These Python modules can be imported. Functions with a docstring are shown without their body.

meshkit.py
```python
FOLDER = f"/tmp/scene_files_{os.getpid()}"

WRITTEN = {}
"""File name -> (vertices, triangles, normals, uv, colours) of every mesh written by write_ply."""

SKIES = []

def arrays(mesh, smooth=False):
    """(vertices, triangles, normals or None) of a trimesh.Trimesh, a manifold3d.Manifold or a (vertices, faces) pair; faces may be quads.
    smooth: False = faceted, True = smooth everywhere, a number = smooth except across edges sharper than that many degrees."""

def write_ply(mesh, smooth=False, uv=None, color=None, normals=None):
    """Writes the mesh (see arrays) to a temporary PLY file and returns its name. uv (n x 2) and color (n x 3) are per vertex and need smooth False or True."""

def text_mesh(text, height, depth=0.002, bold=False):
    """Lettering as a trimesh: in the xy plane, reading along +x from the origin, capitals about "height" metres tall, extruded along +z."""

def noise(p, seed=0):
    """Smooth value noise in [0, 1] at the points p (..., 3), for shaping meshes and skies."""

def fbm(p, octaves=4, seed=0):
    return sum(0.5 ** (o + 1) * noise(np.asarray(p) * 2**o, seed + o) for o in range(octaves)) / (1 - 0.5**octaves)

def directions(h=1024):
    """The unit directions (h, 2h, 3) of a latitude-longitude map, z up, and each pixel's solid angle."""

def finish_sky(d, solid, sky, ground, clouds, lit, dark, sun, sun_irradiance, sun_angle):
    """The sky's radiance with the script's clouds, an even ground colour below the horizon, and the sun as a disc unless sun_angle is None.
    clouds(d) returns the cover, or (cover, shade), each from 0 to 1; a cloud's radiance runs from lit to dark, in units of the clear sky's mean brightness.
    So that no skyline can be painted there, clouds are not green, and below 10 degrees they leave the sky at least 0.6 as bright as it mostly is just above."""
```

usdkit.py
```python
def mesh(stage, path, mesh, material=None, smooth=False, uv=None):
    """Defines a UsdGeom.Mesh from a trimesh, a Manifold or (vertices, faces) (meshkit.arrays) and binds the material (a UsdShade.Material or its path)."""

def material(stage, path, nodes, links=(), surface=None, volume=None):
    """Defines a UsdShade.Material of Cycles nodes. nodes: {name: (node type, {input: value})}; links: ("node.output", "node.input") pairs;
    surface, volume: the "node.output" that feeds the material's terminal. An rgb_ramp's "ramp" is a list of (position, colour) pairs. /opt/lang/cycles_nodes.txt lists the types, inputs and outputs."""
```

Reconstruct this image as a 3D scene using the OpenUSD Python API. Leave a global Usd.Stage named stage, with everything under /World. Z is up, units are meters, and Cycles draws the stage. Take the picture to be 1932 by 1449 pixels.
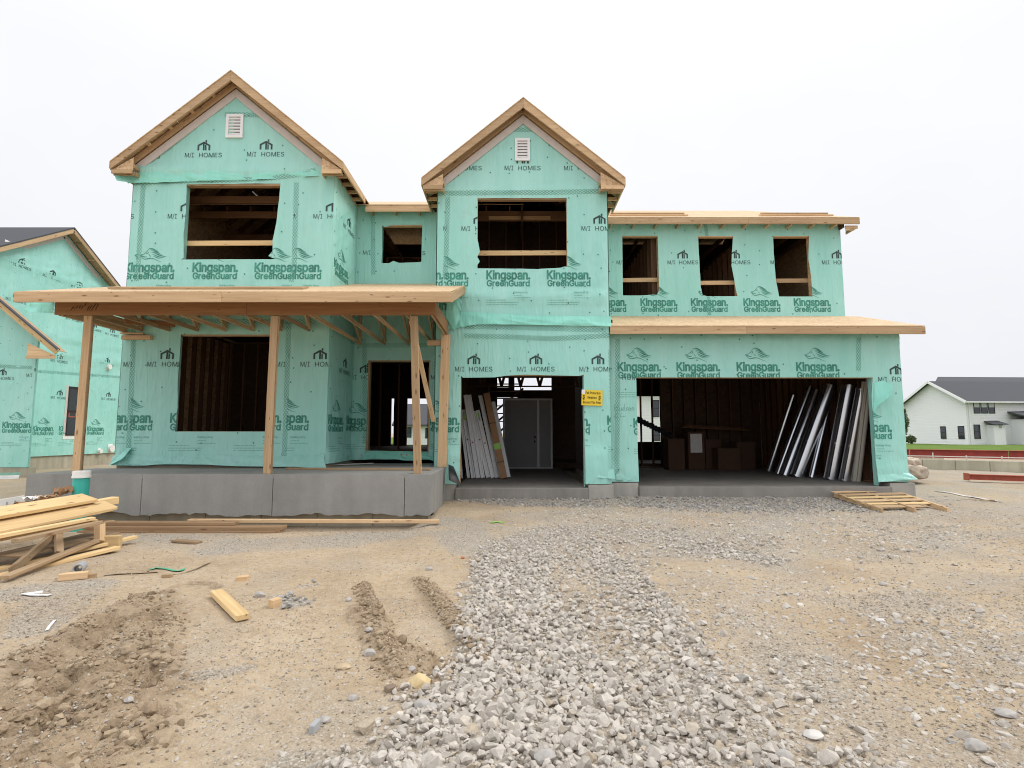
import math, random
import numpy as np, trimesh, shapely, mapbox_earcut
import usdkit, meshkit
from shapely.geometry import Polygon, MultiPolygon, LineString, box as sbox
from shapely import affinity
from shapely.ops import unary_union
from pxr import Usd, UsdGeom, UsdLux, UsdShade, Gf, Sdf, Vt

stage = Usd.Stage.CreateInMemory()
UsdGeom.SetStageUpAxis(stage, UsdGeom.Tokens.z)
UsdGeom.SetStageMetersPerUnit(stage, 1.0)
UsdGeom.Xform.Define(stage, '/World')
stage.SetDefaultPrim(stage.GetPrimAtPath('/World'))
stage.DefinePrim('/World/Looks', 'Scope')
rng = np.random.default_rng(7)
random.seed(7)

# ------------------------------------------------------------------ camera, sky, sun, exposure
CAM_H, PITCH = 1.52, math.atan(0.0925)
cam = UsdGeom.Camera.Define(stage, '/World/camera')
cam.CreateHorizontalApertureAttr(36.0)
cam.CreateVerticalApertureAttr(27.0)
cam.CreateFocalLengthAttr(36.0 * 1000 / 1932)
cam.CreateClippingRangeAttr(Gf.Vec2f(0.1, 3000))
cam.AddTranslateOp().Set(Gf.Vec3d(0, 0, CAM_H))
cam.AddRotateXOp().Set(90 + math.degrees(PITCH))
cam.CreateExposureAttr(0.30)

SUN = np.array([0.62, 0.05, 0.78]); SUN /= np.linalg.norm(SUN)
sun_elev = math.asin(SUN[2]); sun_rot = math.atan2(SUN[0], SUN[1])
sky = UsdLux.DomeLight.Define(stage, '/World/sky')
sky.GetPrim().SetCustomDataByKey('kind', 'structure')
SKY_STRENGTH = 0.1
K = 1.0 / SKY_STRENGTH
def grey(v, t=(1, 1, 1)): return tuple(v * K * c for c in t)
usdkit.material(stage, '/World/Looks/overcast_sky', {
    'sky': ('sky_texture', {'sky_type': 'single_scattering', 'sun_disc': False, 'sun_elevation': sun_elev, 'sun_rotation': sun_rot, 'aerosol_density': 3.0}),
    'tc': ('texture_coordinate', {}),
    'xyz': ('separate_xyz', {}),
    'layer': ('rgb_ramp', {'ramp': [(0.0, grey(0.715, (.975, .985, 1.045))), (0.12, grey(0.745, (.98, .99, 1.035))), (0.3, grey(0.775, (.985, .995, 1.03))), (0.5, grey(0.805, (.99, 1, 1.025))), (0.68, grey(0.90, (.995, 1, 1.015))), (.85, grey(1.42)), (1.0, grey(1.9))]}),
    'n': ('noise_texture', {'scale': 1.6, 'detail': 5.0, 'roughness': 0.55}),
    'nr': ('map_range', {'clamp': True, 'from_min': 0.3, 'from_max': 0.7, 'to_min': 0.955, 'to_max': 1.03}),
    'cloud': ('mix_color', {'blend_type': 'multiply', 'fac': 1.0, 'use_clamp': False}),
    'mix': ('mix_color', {'fac': 0.985, 'use_clamp': False}),
    'bg': ('background_shader', {'strength': SKY_STRENGTH})},
    [('tc.generated', 'xyz.vector'), ('xyz.z', 'layer.fac'), ('tc.generated', 'n.vector'), ('n.fac', 'nr.value'), ('layer.color', 'cloud.a'), ('nr.result', 'cloud.b'),
     ('sky.color', 'mix.a'), ('cloud.result', 'mix.b'), ('mix.result', 'bg.color')], surface='bg.background')
UsdShade.MaterialBindingAPI.Apply(sky.GetPrim()).Bind(UsdShade.Material.Get(stage, '/World/Looks/overcast_sky'))

sun = UsdLux.DistantLight.Define(stage, '/World/sun')
sun.CreateIntensityAttr(0.4); sun.CreateAngleAttr(25.0); sun.CreateNormalizeAttr(True)
sun.CreateColorAttr(Gf.Vec3f(1.0, 0.96, 0.9))
zc = Gf.Vec3d(*map(float, SUN)); xc = Gf.Cross(Gf.Vec3d(0, 0, 1), zc).GetNormalized(); yc = Gf.Cross(zc, xc)
m4 = Gf.Matrix4d(1)
m4.SetRow3(0, xc); m4.SetRow3(1, yc); m4.SetRow3(2, zc)
sun.AddTransformOp().Set(m4)

# ------------------------------------------------------------------ points measured in the photograph (1932 x 1449) -> world
def ray(px, py):
    a = (px - 966) / 1000.; b = (724.5 - py) / 1000.
    return np.array([a, math.cos(PITCH) - b * math.sin(PITCH), math.sin(PITCH) + b * math.cos(PITCH)])
def P(px, py, Y):
    d = ray(px, py); t = Y / d[1]
    return np.array([d[0] * t, Y, CAM_H + d[2] * t])
def G(px, py, z=0.0):
    d = ray(px, py); t = (z - CAM_H) / d[2]
    return np.array([d[0] * t, d[1] * t, z])
def PX(px, py, X):
    d = ray(px, py); t = X / d[0]
    return np.array([X, d[1] * t, CAM_H + d[2] * t])

# ------------------------------------------------------------------ helpers
_used = {}
def path_for(parent, name):
    base = str(parent.GetPath()) if parent is not None else '/World'
    k = base + '/' + name
    n = _used.get(k, 0); _used[k] = n + 1
    return k if n == 0 else f'{k}_{n:03d}'
def tag(o, label=None, cat=None, group=None, kind=None):
    p = o.GetPrim() if hasattr(o, 'GetPrim') else o
    for k, v in (('label', label), ('category', cat), ('group', group), ('kind', kind)):
        if v: p.SetCustomDataByKey(k, v)
    return p
def thing(name, label=None, cat=None, loc=(0, 0, 0), rotz=0, group=None, kind=None, parent=None):
    x = UsdGeom.Xform.Define(stage, path_for(parent, name))
    if any(loc): x.AddTranslateOp().Set(Gf.Vec3d(*map(float, loc)))
    if rotz: x.AddRotateZOp().Set(float(rotz))
    return tag(x, label, cat, group, kind)
def obj(name, mesh, mat, parent=None, label=None, cat=None, group=None, kind=None, smooth=False, frame=None):
    g = usdkit.mesh(stage, path_for(parent, name), mesh, M[mat], smooth=smooth)
    if frame is not None: g.AddTransformOp().Set(frame)
    return tag(g, label, cat, group, kind)

class MB:
    def __init__(s): s.v, s.f, s.n = [], [], 0
    def add(s, v, f):
        v = np.asarray(v, float); f = np.asarray(f, int)
        s.v.append(v); s.f.append(f + s.n); s.n += len(v); return s
    def mesh(s, m): return s.add(m.vertices, m.faces)
    def box(s, a, b, c=0.0):
        a, b = np.minimum(a, b), np.maximum(a, b)
        v, f = chamfer_box(*(b - a), c); return s.add(v + (a + b) / 2, f)
    def bar(s, p0, p1, w, h, c=0.003, up=(0, 0, 1)):
        fr, L = frame_of(p0, p1, up)
        v, f = chamfer_box(L, w, h, c)
        return s.add(v @ fr[:3, :3].T + fr[:3, 3], f)
    def out(s): return np.vstack(s.v), np.vstack(s.f)
_S = np.array([[x, y, z] for x in (-1, 1) for y in (-1, 1) for z in (-1, 1)], float)
def _cham(l, w, h, c):
    e = np.array([l, w, h]) / 2
    return np.vstack([_S * (e - c * np.array(k)) for k in ((0, 1, 1), (1, 0, 1), (1, 1, 0))])
_hull = trimesh.Trimesh(_cham(1, 1, 1, .1), trimesh.convex.convex_hull(_cham(1, 1, 1, .1)).faces, process=False)
def _topo():
    p = _cham(1, 1, 1, .1)
    h = trimesh.convex.convex_hull(p)
    idx = [int(np.argmin(((p - q) ** 2).sum(1))) for q in h.vertices]
    return np.array(idx)[h.faces]
_CF = _topo()
_bt = trimesh.creation.box((1, 1, 1))
def chamfer_box(l, w, h, c=0.003):
    if c <= 0 or c * 2.2 > min(l, w, h): return np.array(_bt.vertices) * [l, w, h], np.array(_bt.faces)
    return _cham(l, w, h, c), _CF
def frame_of(p0, p1, up=(0, 0, 1)):
    p0, p1 = np.asarray(p0, float), np.asarray(p1, float)
    d = p1 - p0; L = np.linalg.norm(d); x = d / L
    up = np.asarray(up, float)
    if abs(x @ up) > .98 * np.linalg.norm(up): up = np.array([0, 1., 0])
    y = np.cross(up, x); y /= np.linalg.norm(y); z = np.cross(x, y)
    fr = np.eye(4); fr[:3, 0], fr[:3, 1], fr[:3, 2], fr[:3, 3] = x, y, z, (p0 + p1) / 2
    return fr, L
def gf(fr): return Gf.Matrix4d(*map(float, fr.T.ravel()))
def lumber(name, p0, p1, w, h, mat='pine', parent=None, up=(0, 0, 1), c=0.004, twist=0.0, **kw):
    """One piece of timber: its grain runs along its own length. w across, h along up."""
    fr, L = frame_of(p0, p1, up)
    if twist:
        a = math.radians(twist); r = np.eye(4); r[1:3, 1:3] = [[math.cos(a), -math.sin(a)], [math.sin(a), math.cos(a)]]; fr = fr @ r
    return obj(name, chamfer_box(L, w, h, c), mat, parent, frame=gf(fr), **kw)
def prism(poly, d0, d1, frame):
    """Extrudes a shapely polygon (u, v) between the depths d0 and d1 along the frame's normal."""
    m = trimesh.creation.extrude_polygon(poly, abs(d1 - d0), engine='earcut')
    v = np.array(m.vertices); v[:, 2] += min(d0, d1)
    return frame(v[:, 0], v[:, 1], v[:, 2]), m.faces
def front(Y): return lambda u, v, d=0.: np.column_stack([u, np.full(len(u), Y) - d, v])       # faces the street (-y)
def side(X): return lambda u, v, d=0.: np.column_stack([np.full(len(u), X) + d, u, v])        # faces +x, u = y

def polys(g): return [p for p in getattr(g, 'geoms', [g]) if p.geom_type == 'Polygon' and p.area > 1e-7]
def earcut(p):
    rings = [np.array(p.exterior.coords)[:-1]] + [np.array(r.coords)[:-1] for r in p.interiors]
    v = np.vstack(rings); ends = np.cumsum([len(r) for r in rings]).astype(np.uint32)
    return v, mapbox_earcut.triangulate_float64(v, ends).reshape(-1, 3)
def sheet2d(shape, h):
    """A grid of step h clipped to the shape: (n x 2 points, triangles)."""
    x0, y0, x1, y1 = shape.bounds
    nx, ny = int(math.ceil((x1 - x0) / h)), int(math.ceil((y1 - y0) / h))
    xs, ys = x0 + np.arange(nx + 1) * h, y0 + np.arange(ny + 1) * h
    I, J = np.meshgrid(np.arange(nx), np.arange(ny), indexing='ij'); I, J = I.ravel(), J.ravel()
    cells = shapely.box(xs[I], ys[J], xs[I + 1], ys[J + 1])
    shapely.prepare(shape)
    inside = shapely.contains_properly(shape, cells); touch = shapely.intersects(shape, cells) & ~inside
    V = [np.column_stack([np.repeat(xs, ny + 1), np.tile(ys, nx + 1)])]; F = []
    a = I[inside] * (ny + 1) + J[inside]; b = a + (ny + 1)
    F.append(np.column_stack([a, b, b + 1])); F.append(np.column_stack([a, b + 1, a + 1]))
    n = len(V[0])
    for c in shapely.intersection(cells[touch], shape):
        for p in polys(c):
            v, f = earcut(p)
            V.append(v); F.append(f + n); n += len(v)
    V, F = np.vstack(V), np.vstack(F)
    key = np.round(V * 2e4).astype(np.int64)
    _, first, inv = np.unique(key, axis=0, return_index=True, return_inverse=True)
    F = inv.ravel()[F]; V = V[first]
    F = F[(F[:, 0] != F[:, 1]) & (F[:, 1] != F[:, 2]) & (F[:, 0] != F[:, 2])]
    used = np.unique(F); remap = np.zeros(len(V), int); remap[used] = np.arange(len(used))
    V, F = V[used], remap[F]
    e1, e2 = V[F[:, 1]] - V[F[:, 0]], V[F[:, 2]] - V[F[:, 0]]
    flip = e1[:, 0] * e2[:, 1] - e1[:, 1] * e2[:, 0] < 0
    F[flip] = F[flip][:, ::-1]
    return V, F
def nz(u, v, su, sv, seed):
    u, v = np.broadcast_arrays(np.asarray(u, float), np.asarray(v, float))
    return meshkit.noise(np.stack([u * su, v * sv, np.full(u.shape, seed * 1.37)], -1), seed)
def ridge(u, v, ang, sl, sw, seed, p=3):
    c, s = math.cos(ang), math.sin(ang)
    a, b = u * c + v * s, -u * s + v * c
    return (1 - np.abs(2 * nz(a, b, sl, sw, seed) - 1)) ** p
def wrinkles(seed, bands=(), amp=1.0, hem=None, hem_amp=.03, ends=None):
    """Height of a stapled film over its wall (m): soft bagging, slanted pull lines, and the listed slack bands (v centre, half height, amplitude)."""
    def w(u, v):
        h = .008 * nz(u, v, .9, .9, seed) + .009 * ridge(u, v, .6, .5, 3.2, seed + 1) * nz(u, v, .5, .5, seed + 11) + .008 * ridge(u, v, -.75, .45, 4.1, seed + 2) * nz(u, v, .6, .6, seed + 12) + .005 * ridge(u, v, 1.5, .35, 5, seed + 3)
        h = h + .006 * ridge(u, v, .25, .6, 6.0, seed + 13, 4) * nz(u, v, .8, .8, seed + 14) + .005 * ridge(u, v, -.35, .7, 7.5, seed + 15, 4) * nz(u, v, .9, .7, seed + 16)
        h = h * amp * 1.5
        for vc, hh, a in bands:
            g = np.exp(-((v - vc - .05 * (nz(u, v * 0, .6, 0, seed + 5) - .5)) / hh) ** 2)
            h = h + g * a * (.25 + ridge(u, v, .12, .55, 7, seed + 6, 2) + .6 * ridge(u, v, -.1, .7, 11, seed + 7, 2))
        if hem is not None:
            g = np.clip((hem - v) / .25, 0, 1) ** 1.5
            h = h + g * hem_amp * (.3 + 1.5 * ridge(u, v, 1.45, .6, 3.4, seed + 8, 2))
        if ends is not None: h = h * np.clip((u - ends[0]) / .12, 0, 1) * np.clip((ends[1] - u) / .12, 0, 1)
        return h
    return w
class Film:
    """A sheet of house wrap on a wall, and the printing on it, which follows its folds."""
    def __init__(s, name, parent, frame, shape, w, mat='wrap', h=.06, off=.006, label=None):
        s.frame, s.shape, s.w, s.off = frame, shape, w, off
        v, f = sheet2d(shape, h)
        s.prim = obj(name, (frame(v[:, 0], v[:, 1], off + w(v[:, 0], v[:, 1])), f), mat, parent, smooth=True, label=label)
    def ink(s, name, geom, mat, kind=None, maxedge=.09, lift=.004):
        geom = geom.intersection(s.shape)
        vs, fs, n = [], [], 0
        for p in polys(geom):
            v, f = earcut(p)
            if len(f) == 0: continue
            vs.append(v); fs.append(f + n); n += len(v)
        if not vs: return None
        v, f = np.vstack(vs), np.vstack(fs)
        v3, f = trimesh.remesh.subdivide_to_size(np.column_stack([v, np.zeros(len(v))]), f, maxedge, max_iter=12)
        e1, e2 = v3[f[:, 1]] - v3[f[:, 0]], v3[f[:, 2]] - v3[f[:, 0]]
        flip = np.cross(e1, e2)[:, 2] < 0
        f[flip] = f[flip][:, ::-1]
        return obj(name, (s.frame(v3[:, 0], v3[:, 1], s.off + lift + s.w(v3[:, 0], v3[:, 1])), f), mat, s.prim, kind=kind)

# ------------------------------------------------------------------ lettering and emblems as flat shapes
_glyph = {}
def glyph(ch, bold):
    if (ch, bold) not in _glyph:
        m = meshkit.text_mesh(ch, 1.0, .1, bold)
        t = m.triangles[(m.triangles[:, :, 2] > .09).all(1)][:, :, :2]
        _glyph[ch, bold] = unary_union([Polygon(x).buffer(1e-4) for x in t])
    return _glyph[ch, bold]
def words_shape(text, cap, width=None, bold=False, track=.12, space=.45):
    """Lettering with capitals cap tall, its baseline at v = 0 and centred on u = 0, squeezed to the width."""
    x, out = 0., []
    for ch in text:
        if ch == ' ': x += space; continue
        g = glyph(ch, bold); b = g.bounds
        out.append(affinity.translate(g, x - b[0], 0)); x += b[2] - b[0] + track
    g = unary_union(out); b = g.bounds
    sx = (width / (b[2] - b[0])) if width else cap
    return affinity.affine_transform(g, [sx, 0, 0, cap, -sx * (b[0] + b[2]) / 2, 0])
def stroke(pts, w0, w1, w2, n=14):
    pts = np.array(pts, float); t = np.linspace(0, 1, len(pts)); q = np.linspace(0, 1, n)
    from scipy.interpolate import CubicSpline
    c = CubicSpline(t, pts)(q); d = CubicSpline(t, pts)(q, 1); nrm = np.column_stack([-d[:, 1], d[:, 0]]); nrm /= np.linalg.norm(nrm, axis=1)[:, None]
    w = np.interp(q, [0, .5, 1], [w0, w1, w2])[:, None] / 2
    return Polygon(np.vstack([c + nrm * w, (c - nrm * w)[::-1]])).buffer(0)
def emblem():
    s = [stroke([(.22, .375), (.25, .33), (.31, .285), (.40, .30), (.50, .30), (.60, .255), (.70, .225)], .006, .02, .004),
         stroke([(.215, .36), (.235, .385), (.29, .40), (.345, .45), (.385, .50)], .012, .012, .006),
         stroke([(.235, .36), (.285, .345), (.33, .335), (.36, .355)], .022, .02, .004),
         stroke([(.33, .44), (.36, .415), (.385, .43), (.37, .46)], .004, .014, .006),
         stroke([(.40, .40), (.43, .365), (.45, .335)], .004, .013, .004),
         stroke([(.385, .50), (.43, .53), (.49, .525), (.55, .50)], .006, .02, .004),
         stroke([(.43, .505), (.50, .505), (.57, .475), (.64, .43)], .004, .022, .004),
         stroke([(.445, .475), (.52, .47), (.60, .43), (.70, .385)], .004, .026, .003),
         stroke([(.45, .445), (.53, .43), (.61, .39), (.72, .355), (.80, .352)], .004, .03, .003),
         stroke([(.47, .405), (.54, .375), (.61, .345), (.70, .325), (.76, .325)], .004, .024, .003),
         stroke([(.50, .36), (.55, .335), (.61, .31), (.68, .30)], .004, .016, .003)]
    return affinity.translate(unary_union(s), -.5, 0)
KING = unary_union([words_shape('Kingspan.', .195, 1.0, True, .09).buffer(.005), emblem()])
GUARD = words_shape('GreenGuard', .135, .98, True, .10).buffer(.003)
KG = unary_union([KING, affinity.translate(GUARD, 0, -.165)])
def small_print():
    r = random.Random(3); out = [affinity.translate(words_shape('Building Wrap', .04, .33, False), .28, -.335)]
    for k, (x0, x1) in enumerate([(.12, .30), (.12, .5), (-.5, -.05), (-.5, .22), (-.5, .2)]):
        y = -.40 - .052 * k; x = x0
        while x < x1:
            l = r.uniform(.03, .09); out.append(sbox(x, y, min(x + l, x1), y + .011)); x += l + .014
    return unary_union(out)
SMALL = small_print()
def builder_mark(icon=True):
    t = words_shape('M/I', .105, .20, False, .16); h = words_shape('HOMES', .105, .52, False, .22)
    g = [affinity.translate(t, -.32, 0), affinity.translate(h, .16, 0)]
    if icon:
        e = [Polygon([(0, 0), (0, .125), (.145, .205), (.29, .125), (.29, 0), (.25, 0), (.25, .103), (.145, .158), (.04, .103), (.04, 0)]),
             Polygon([(.125, 0), (.125, .148), (.145, .157), (.163, .148), (.163, 0)]), Polygon([(.173, 0), (.173, .130), (.205, .113), (.205, 0)]),
             Polygon([(.178, .193), (.178, .235), (.212, .245), (.212, .175)])]
        g.append(affinity.translate(unary_union(e), -.145, .165))
    return unary_union(g)
MARK = builder_mark()
def crossband(pts, width=.10, pitch=.085, line=.010):
    """A printed lap line: two rows of crosses along a polyline."""
    ls = LineString(pts); n = int(ls.length / pitch); out = []
    for k in range(n):
        a, b = ls.interpolate(k * pitch), ls.interpolate((k + 1) * pitch)
        d = np.array([b.x - a.x, b.y - a.y]); L = np.linalg.norm(d)
        if L < 1e-6: continue
        d /= L; q = np.array([-d[1], d[0]])
        A, B = np.array([a.x, a.y]), np.array([b.x, b.y])
        for o in (-.5, 0):
            out.append(LineString([A + q * o * width, B + q * (o + .5) * width]).buffer(line / 2, cap_style='flat'))
            out.append(LineString([A + q * (o + .5) * width, B + q * o * width]).buffer(line / 2, cap_style='flat'))
    return unary_union(out)
def nails(shape, seed, su=.41, sv=.46, r=.017):
    q = np.random.default_rng(seed); x0, y0, x1, y1 = shape.bounds; out = []
    for u in np.arange(x0 + .1, x1, su):
        for v in np.arange(y0 + .15, y1, sv):
            if q.random() < .62:
                a, b = u + q.normal(0, .05), v + q.normal(0, .13)
                th = np.arange(6) * math.pi / 3
                out.append(Polygon(np.column_stack([a + r * np.cos(th), b + r * np.sin(th)])))
    return unary_union(out)

# ------------------------------------------------------------------ materials
M = {}
def mat(name, nodes, links, surface='p.BSDF'):
    M[name] = usdkit.material(stage, f'/World/Looks/{name}', nodes, links, surface=surface)
def flat(name, col, rough=.6, metallic=0., spec=.4, noise=.12, scale=6., bump=.0, bscale=40.):
    c = np.array(col)
    n = {'tc': ('texture_coordinate', {}), 'n': ('noise_texture', {'scale': scale, 'detail': 6.0, 'roughness': .6}), 'oi': ('object_info', {}),
         'r': ('rgb_ramp', {'ramp': [(.25, tuple(c * (1 - noise))), (.75, tuple(np.minimum(c * (1 + noise), .95)))]}),
         'p': ('principled_bsdf', {'roughness': rough, 'metallic': metallic, 'specular_ior_level': spec})}
    l = [('tc.object', 'n.vector'), ('n.fac', 'r.fac'), ('r.color', 'p.base_color')]
    if bump:
        n['b'] = ('bump', {'strength': bump, 'distance': .004}); n['n2'] = ('noise_texture', {'scale': bscale, 'detail': 4.0})
        l += [('tc.object', 'n2.vector'), ('n2.fac', 'b.height'), ('b.normal', 'p.normal')]
    mat(name, n, l)
def wood(name, lo, hi, knot=(.20, .10, .05), grain=1.0, knots=.105, vary=.5):
    lo, hi = np.array(lo), np.array(hi)
    mat(name, {
        'tc': ('texture_coordinate', {}), 'oi': ('object_info', {}),
        'off': ('vector_math', {'math_type': 'multiply_add', 'vector2': (37., 19., 11.)}),
        'one': ('combine_xyz', {}),
        'g': ('mapping', {'scale': (1.1, 26, 26)}), 'gn': ('noise_texture', {'scale': 1.0, 'detail': 7.0, 'roughness': .62, 'distortion': .35}),
        'w': ('mapping', {'scale': (.5, 5, 5)}), 'wn': ('noise_texture', {'scale': 1.0, 'detail': 3.0}),
        'k': ('mapping', {'scale': (2.6, 9, 9)}), 'kv': ('voronoi_texture', {'scale': 1.0, 'randomness': 1.0}),
        'kr': ('map_range', {'clamp': True, 'from_min': knots * .5, 'from_max': knots * 1.9, 'to_min': 1.0, 'to_max': 0.0}),
        'nm': ('mapping', {'scale': (3.5, 13, 13)}), 'nv': ('voronoi_texture', {'scale': 1.0}), 'nh': ('map_range', {'clamp': True, 'from_min': .07, 'from_max': .11, 'to_min': .8, 'to_max': 0.0}), 'nx': ('mix_color', {'b': (.10, .07, .05)}),
        'rg': ('rgb_ramp', {'ramp': [(.28, tuple(lo)), (.5, tuple((lo + hi) / 2)), (.72, tuple(hi))]}),
        'mw': ('mix_color', {'blend_type': 'multiply', 'fac': .55}), 'wr': ('rgb_ramp', {'ramp': [(.3, (.72, .66, .6)), (.65, (1, 1, 1))]}),
        'mk': ('mix_color', {'b': knot}),
        'h': ('hsv', {'saturation': 1.0}), 'vr': ('map_range', {'clamp': True, 'from_min': 0., 'from_max': 1., 'to_min': 1 - vary * .6, 'to_max': 1 + vary * .4}),
        'b': ('bump', {'strength': .25 * grain, 'distance': .002}),
        'p': ('principled_bsdf', {'roughness': .72, 'specular_ior_level': .25})},
        [('oi.random', 'one.x'), ('oi.random', 'one.y'), ('oi.random', 'one.z'), ('one.vector', 'off.vector1'), ('tc.object', 'off.vector3'),
         ('off.vector', 'g.vector'), ('g.vector', 'gn.vector'), ('off.vector', 'w.vector'), ('w.vector', 'wn.vector'), ('off.vector', 'k.vector'), ('k.vector', 'kv.vector'),
         ('kv.distance', 'kr.value'), ('gn.fac', 'rg.fac'), ('wn.fac', 'wr.fac'), ('rg.color', 'mw.a'), ('wr.color', 'mw.b'), ('mw.result', 'mk.a'), ('kr.result', 'mk.fac'),
         ('mk.result', 'nx.a'), ('off.vector', 'nm.vector'), ('nm.vector', 'nv.vector'), ('nv.distance', 'nh.value'), ('nh.result', 'nx.fac'), ('nx.result', 'h.color'), ('oi.random', 'vr.value'), ('vr.result', 'h.value'), ('h.color', 'p.base_color'), ('gn.fac', 'b.height'), ('b.normal', 'p.normal')])
wood('pine', (.45, .30, .165), (.63, .46, .285))
wood('bright_pine', (.55, .38, .185), (.72, .54, .30), vary=.3)
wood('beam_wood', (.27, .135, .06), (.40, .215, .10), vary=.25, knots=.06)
wood('old_wood', (.26, .18, .11), (.40, .29, .18), vary=.4)
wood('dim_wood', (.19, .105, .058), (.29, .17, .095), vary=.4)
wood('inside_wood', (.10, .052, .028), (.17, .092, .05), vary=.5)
def osb(name, a, b, sc=1.0, spec=.3):
    mat(name, {
        'g': ('texture_coordinate', {}), 'm': ('mapping', {'scale': (9 * sc, 30 * sc, 22 * sc), 'rotation': (.3, .2, .5)}), 'm2': ('mapping', {'scale': (26 * sc, 10 * sc, 20 * sc), 'rotation': (.1, .4, -.5)}),
        'v': ('voronoi_texture', {'scale': 1.0}), 'v2': ('voronoi_texture', {'scale': 1.0}), 's': ('separate_color', {}), 's2': ('separate_color', {}),
        'add': ('math', {'math_type': 'add'}), 'hf': ('math', {'math_type': 'multiply', 'value2': .5}), 'n': ('noise_texture', {'scale': .8, 'detail': 3.0}),
        'r': ('rgb_ramp', {'ramp': [(.1, tuple(a)), (.55, tuple((np.array(a) + b) / 2)), (.95, tuple(b))]}),
        'mm': ('mix_color', {'blend_type': 'multiply', 'fac': .5}), 'nr': ('rgb_ramp', {'ramp': [(.3, (.78, .74, .7)), (.7, (1, 1, 1))]}),
        'b': ('bump', {'strength': .2, 'distance': .002}), 'p': ('principled_bsdf', {'roughness': .7, 'specular_ior_level': spec})},
        [('g.object', 'm.vector'), ('g.object', 'm2.vector'), ('m.vector', 'v.vector'), ('m2.vector', 'v2.vector'), ('v.color', 's.color'), ('v2.color', 's2.color'), ('s.r', 'add.value1'), ('s2.r', 'add.value2'), ('add.value', 'hf.value1'),
         ('hf.value', 'r.fac'), ('g.object', 'n.vector'), ('n.fac', 'nr.fac'), ('r.color', 'mm.a'), ('nr.color', 'mm.b'), ('mm.result', 'p.base_color'), ('hf.value', 'b.height'), ('b.normal', 'p.normal')])
osb('osb', (.42, .27, .15), (.68, .50, .31))
osb('roof_osb', (.50, .34, .20), (.72, .55, .36))
osb('inside_osb', (.055, .034, .022), (.10, .062, .037))
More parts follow.
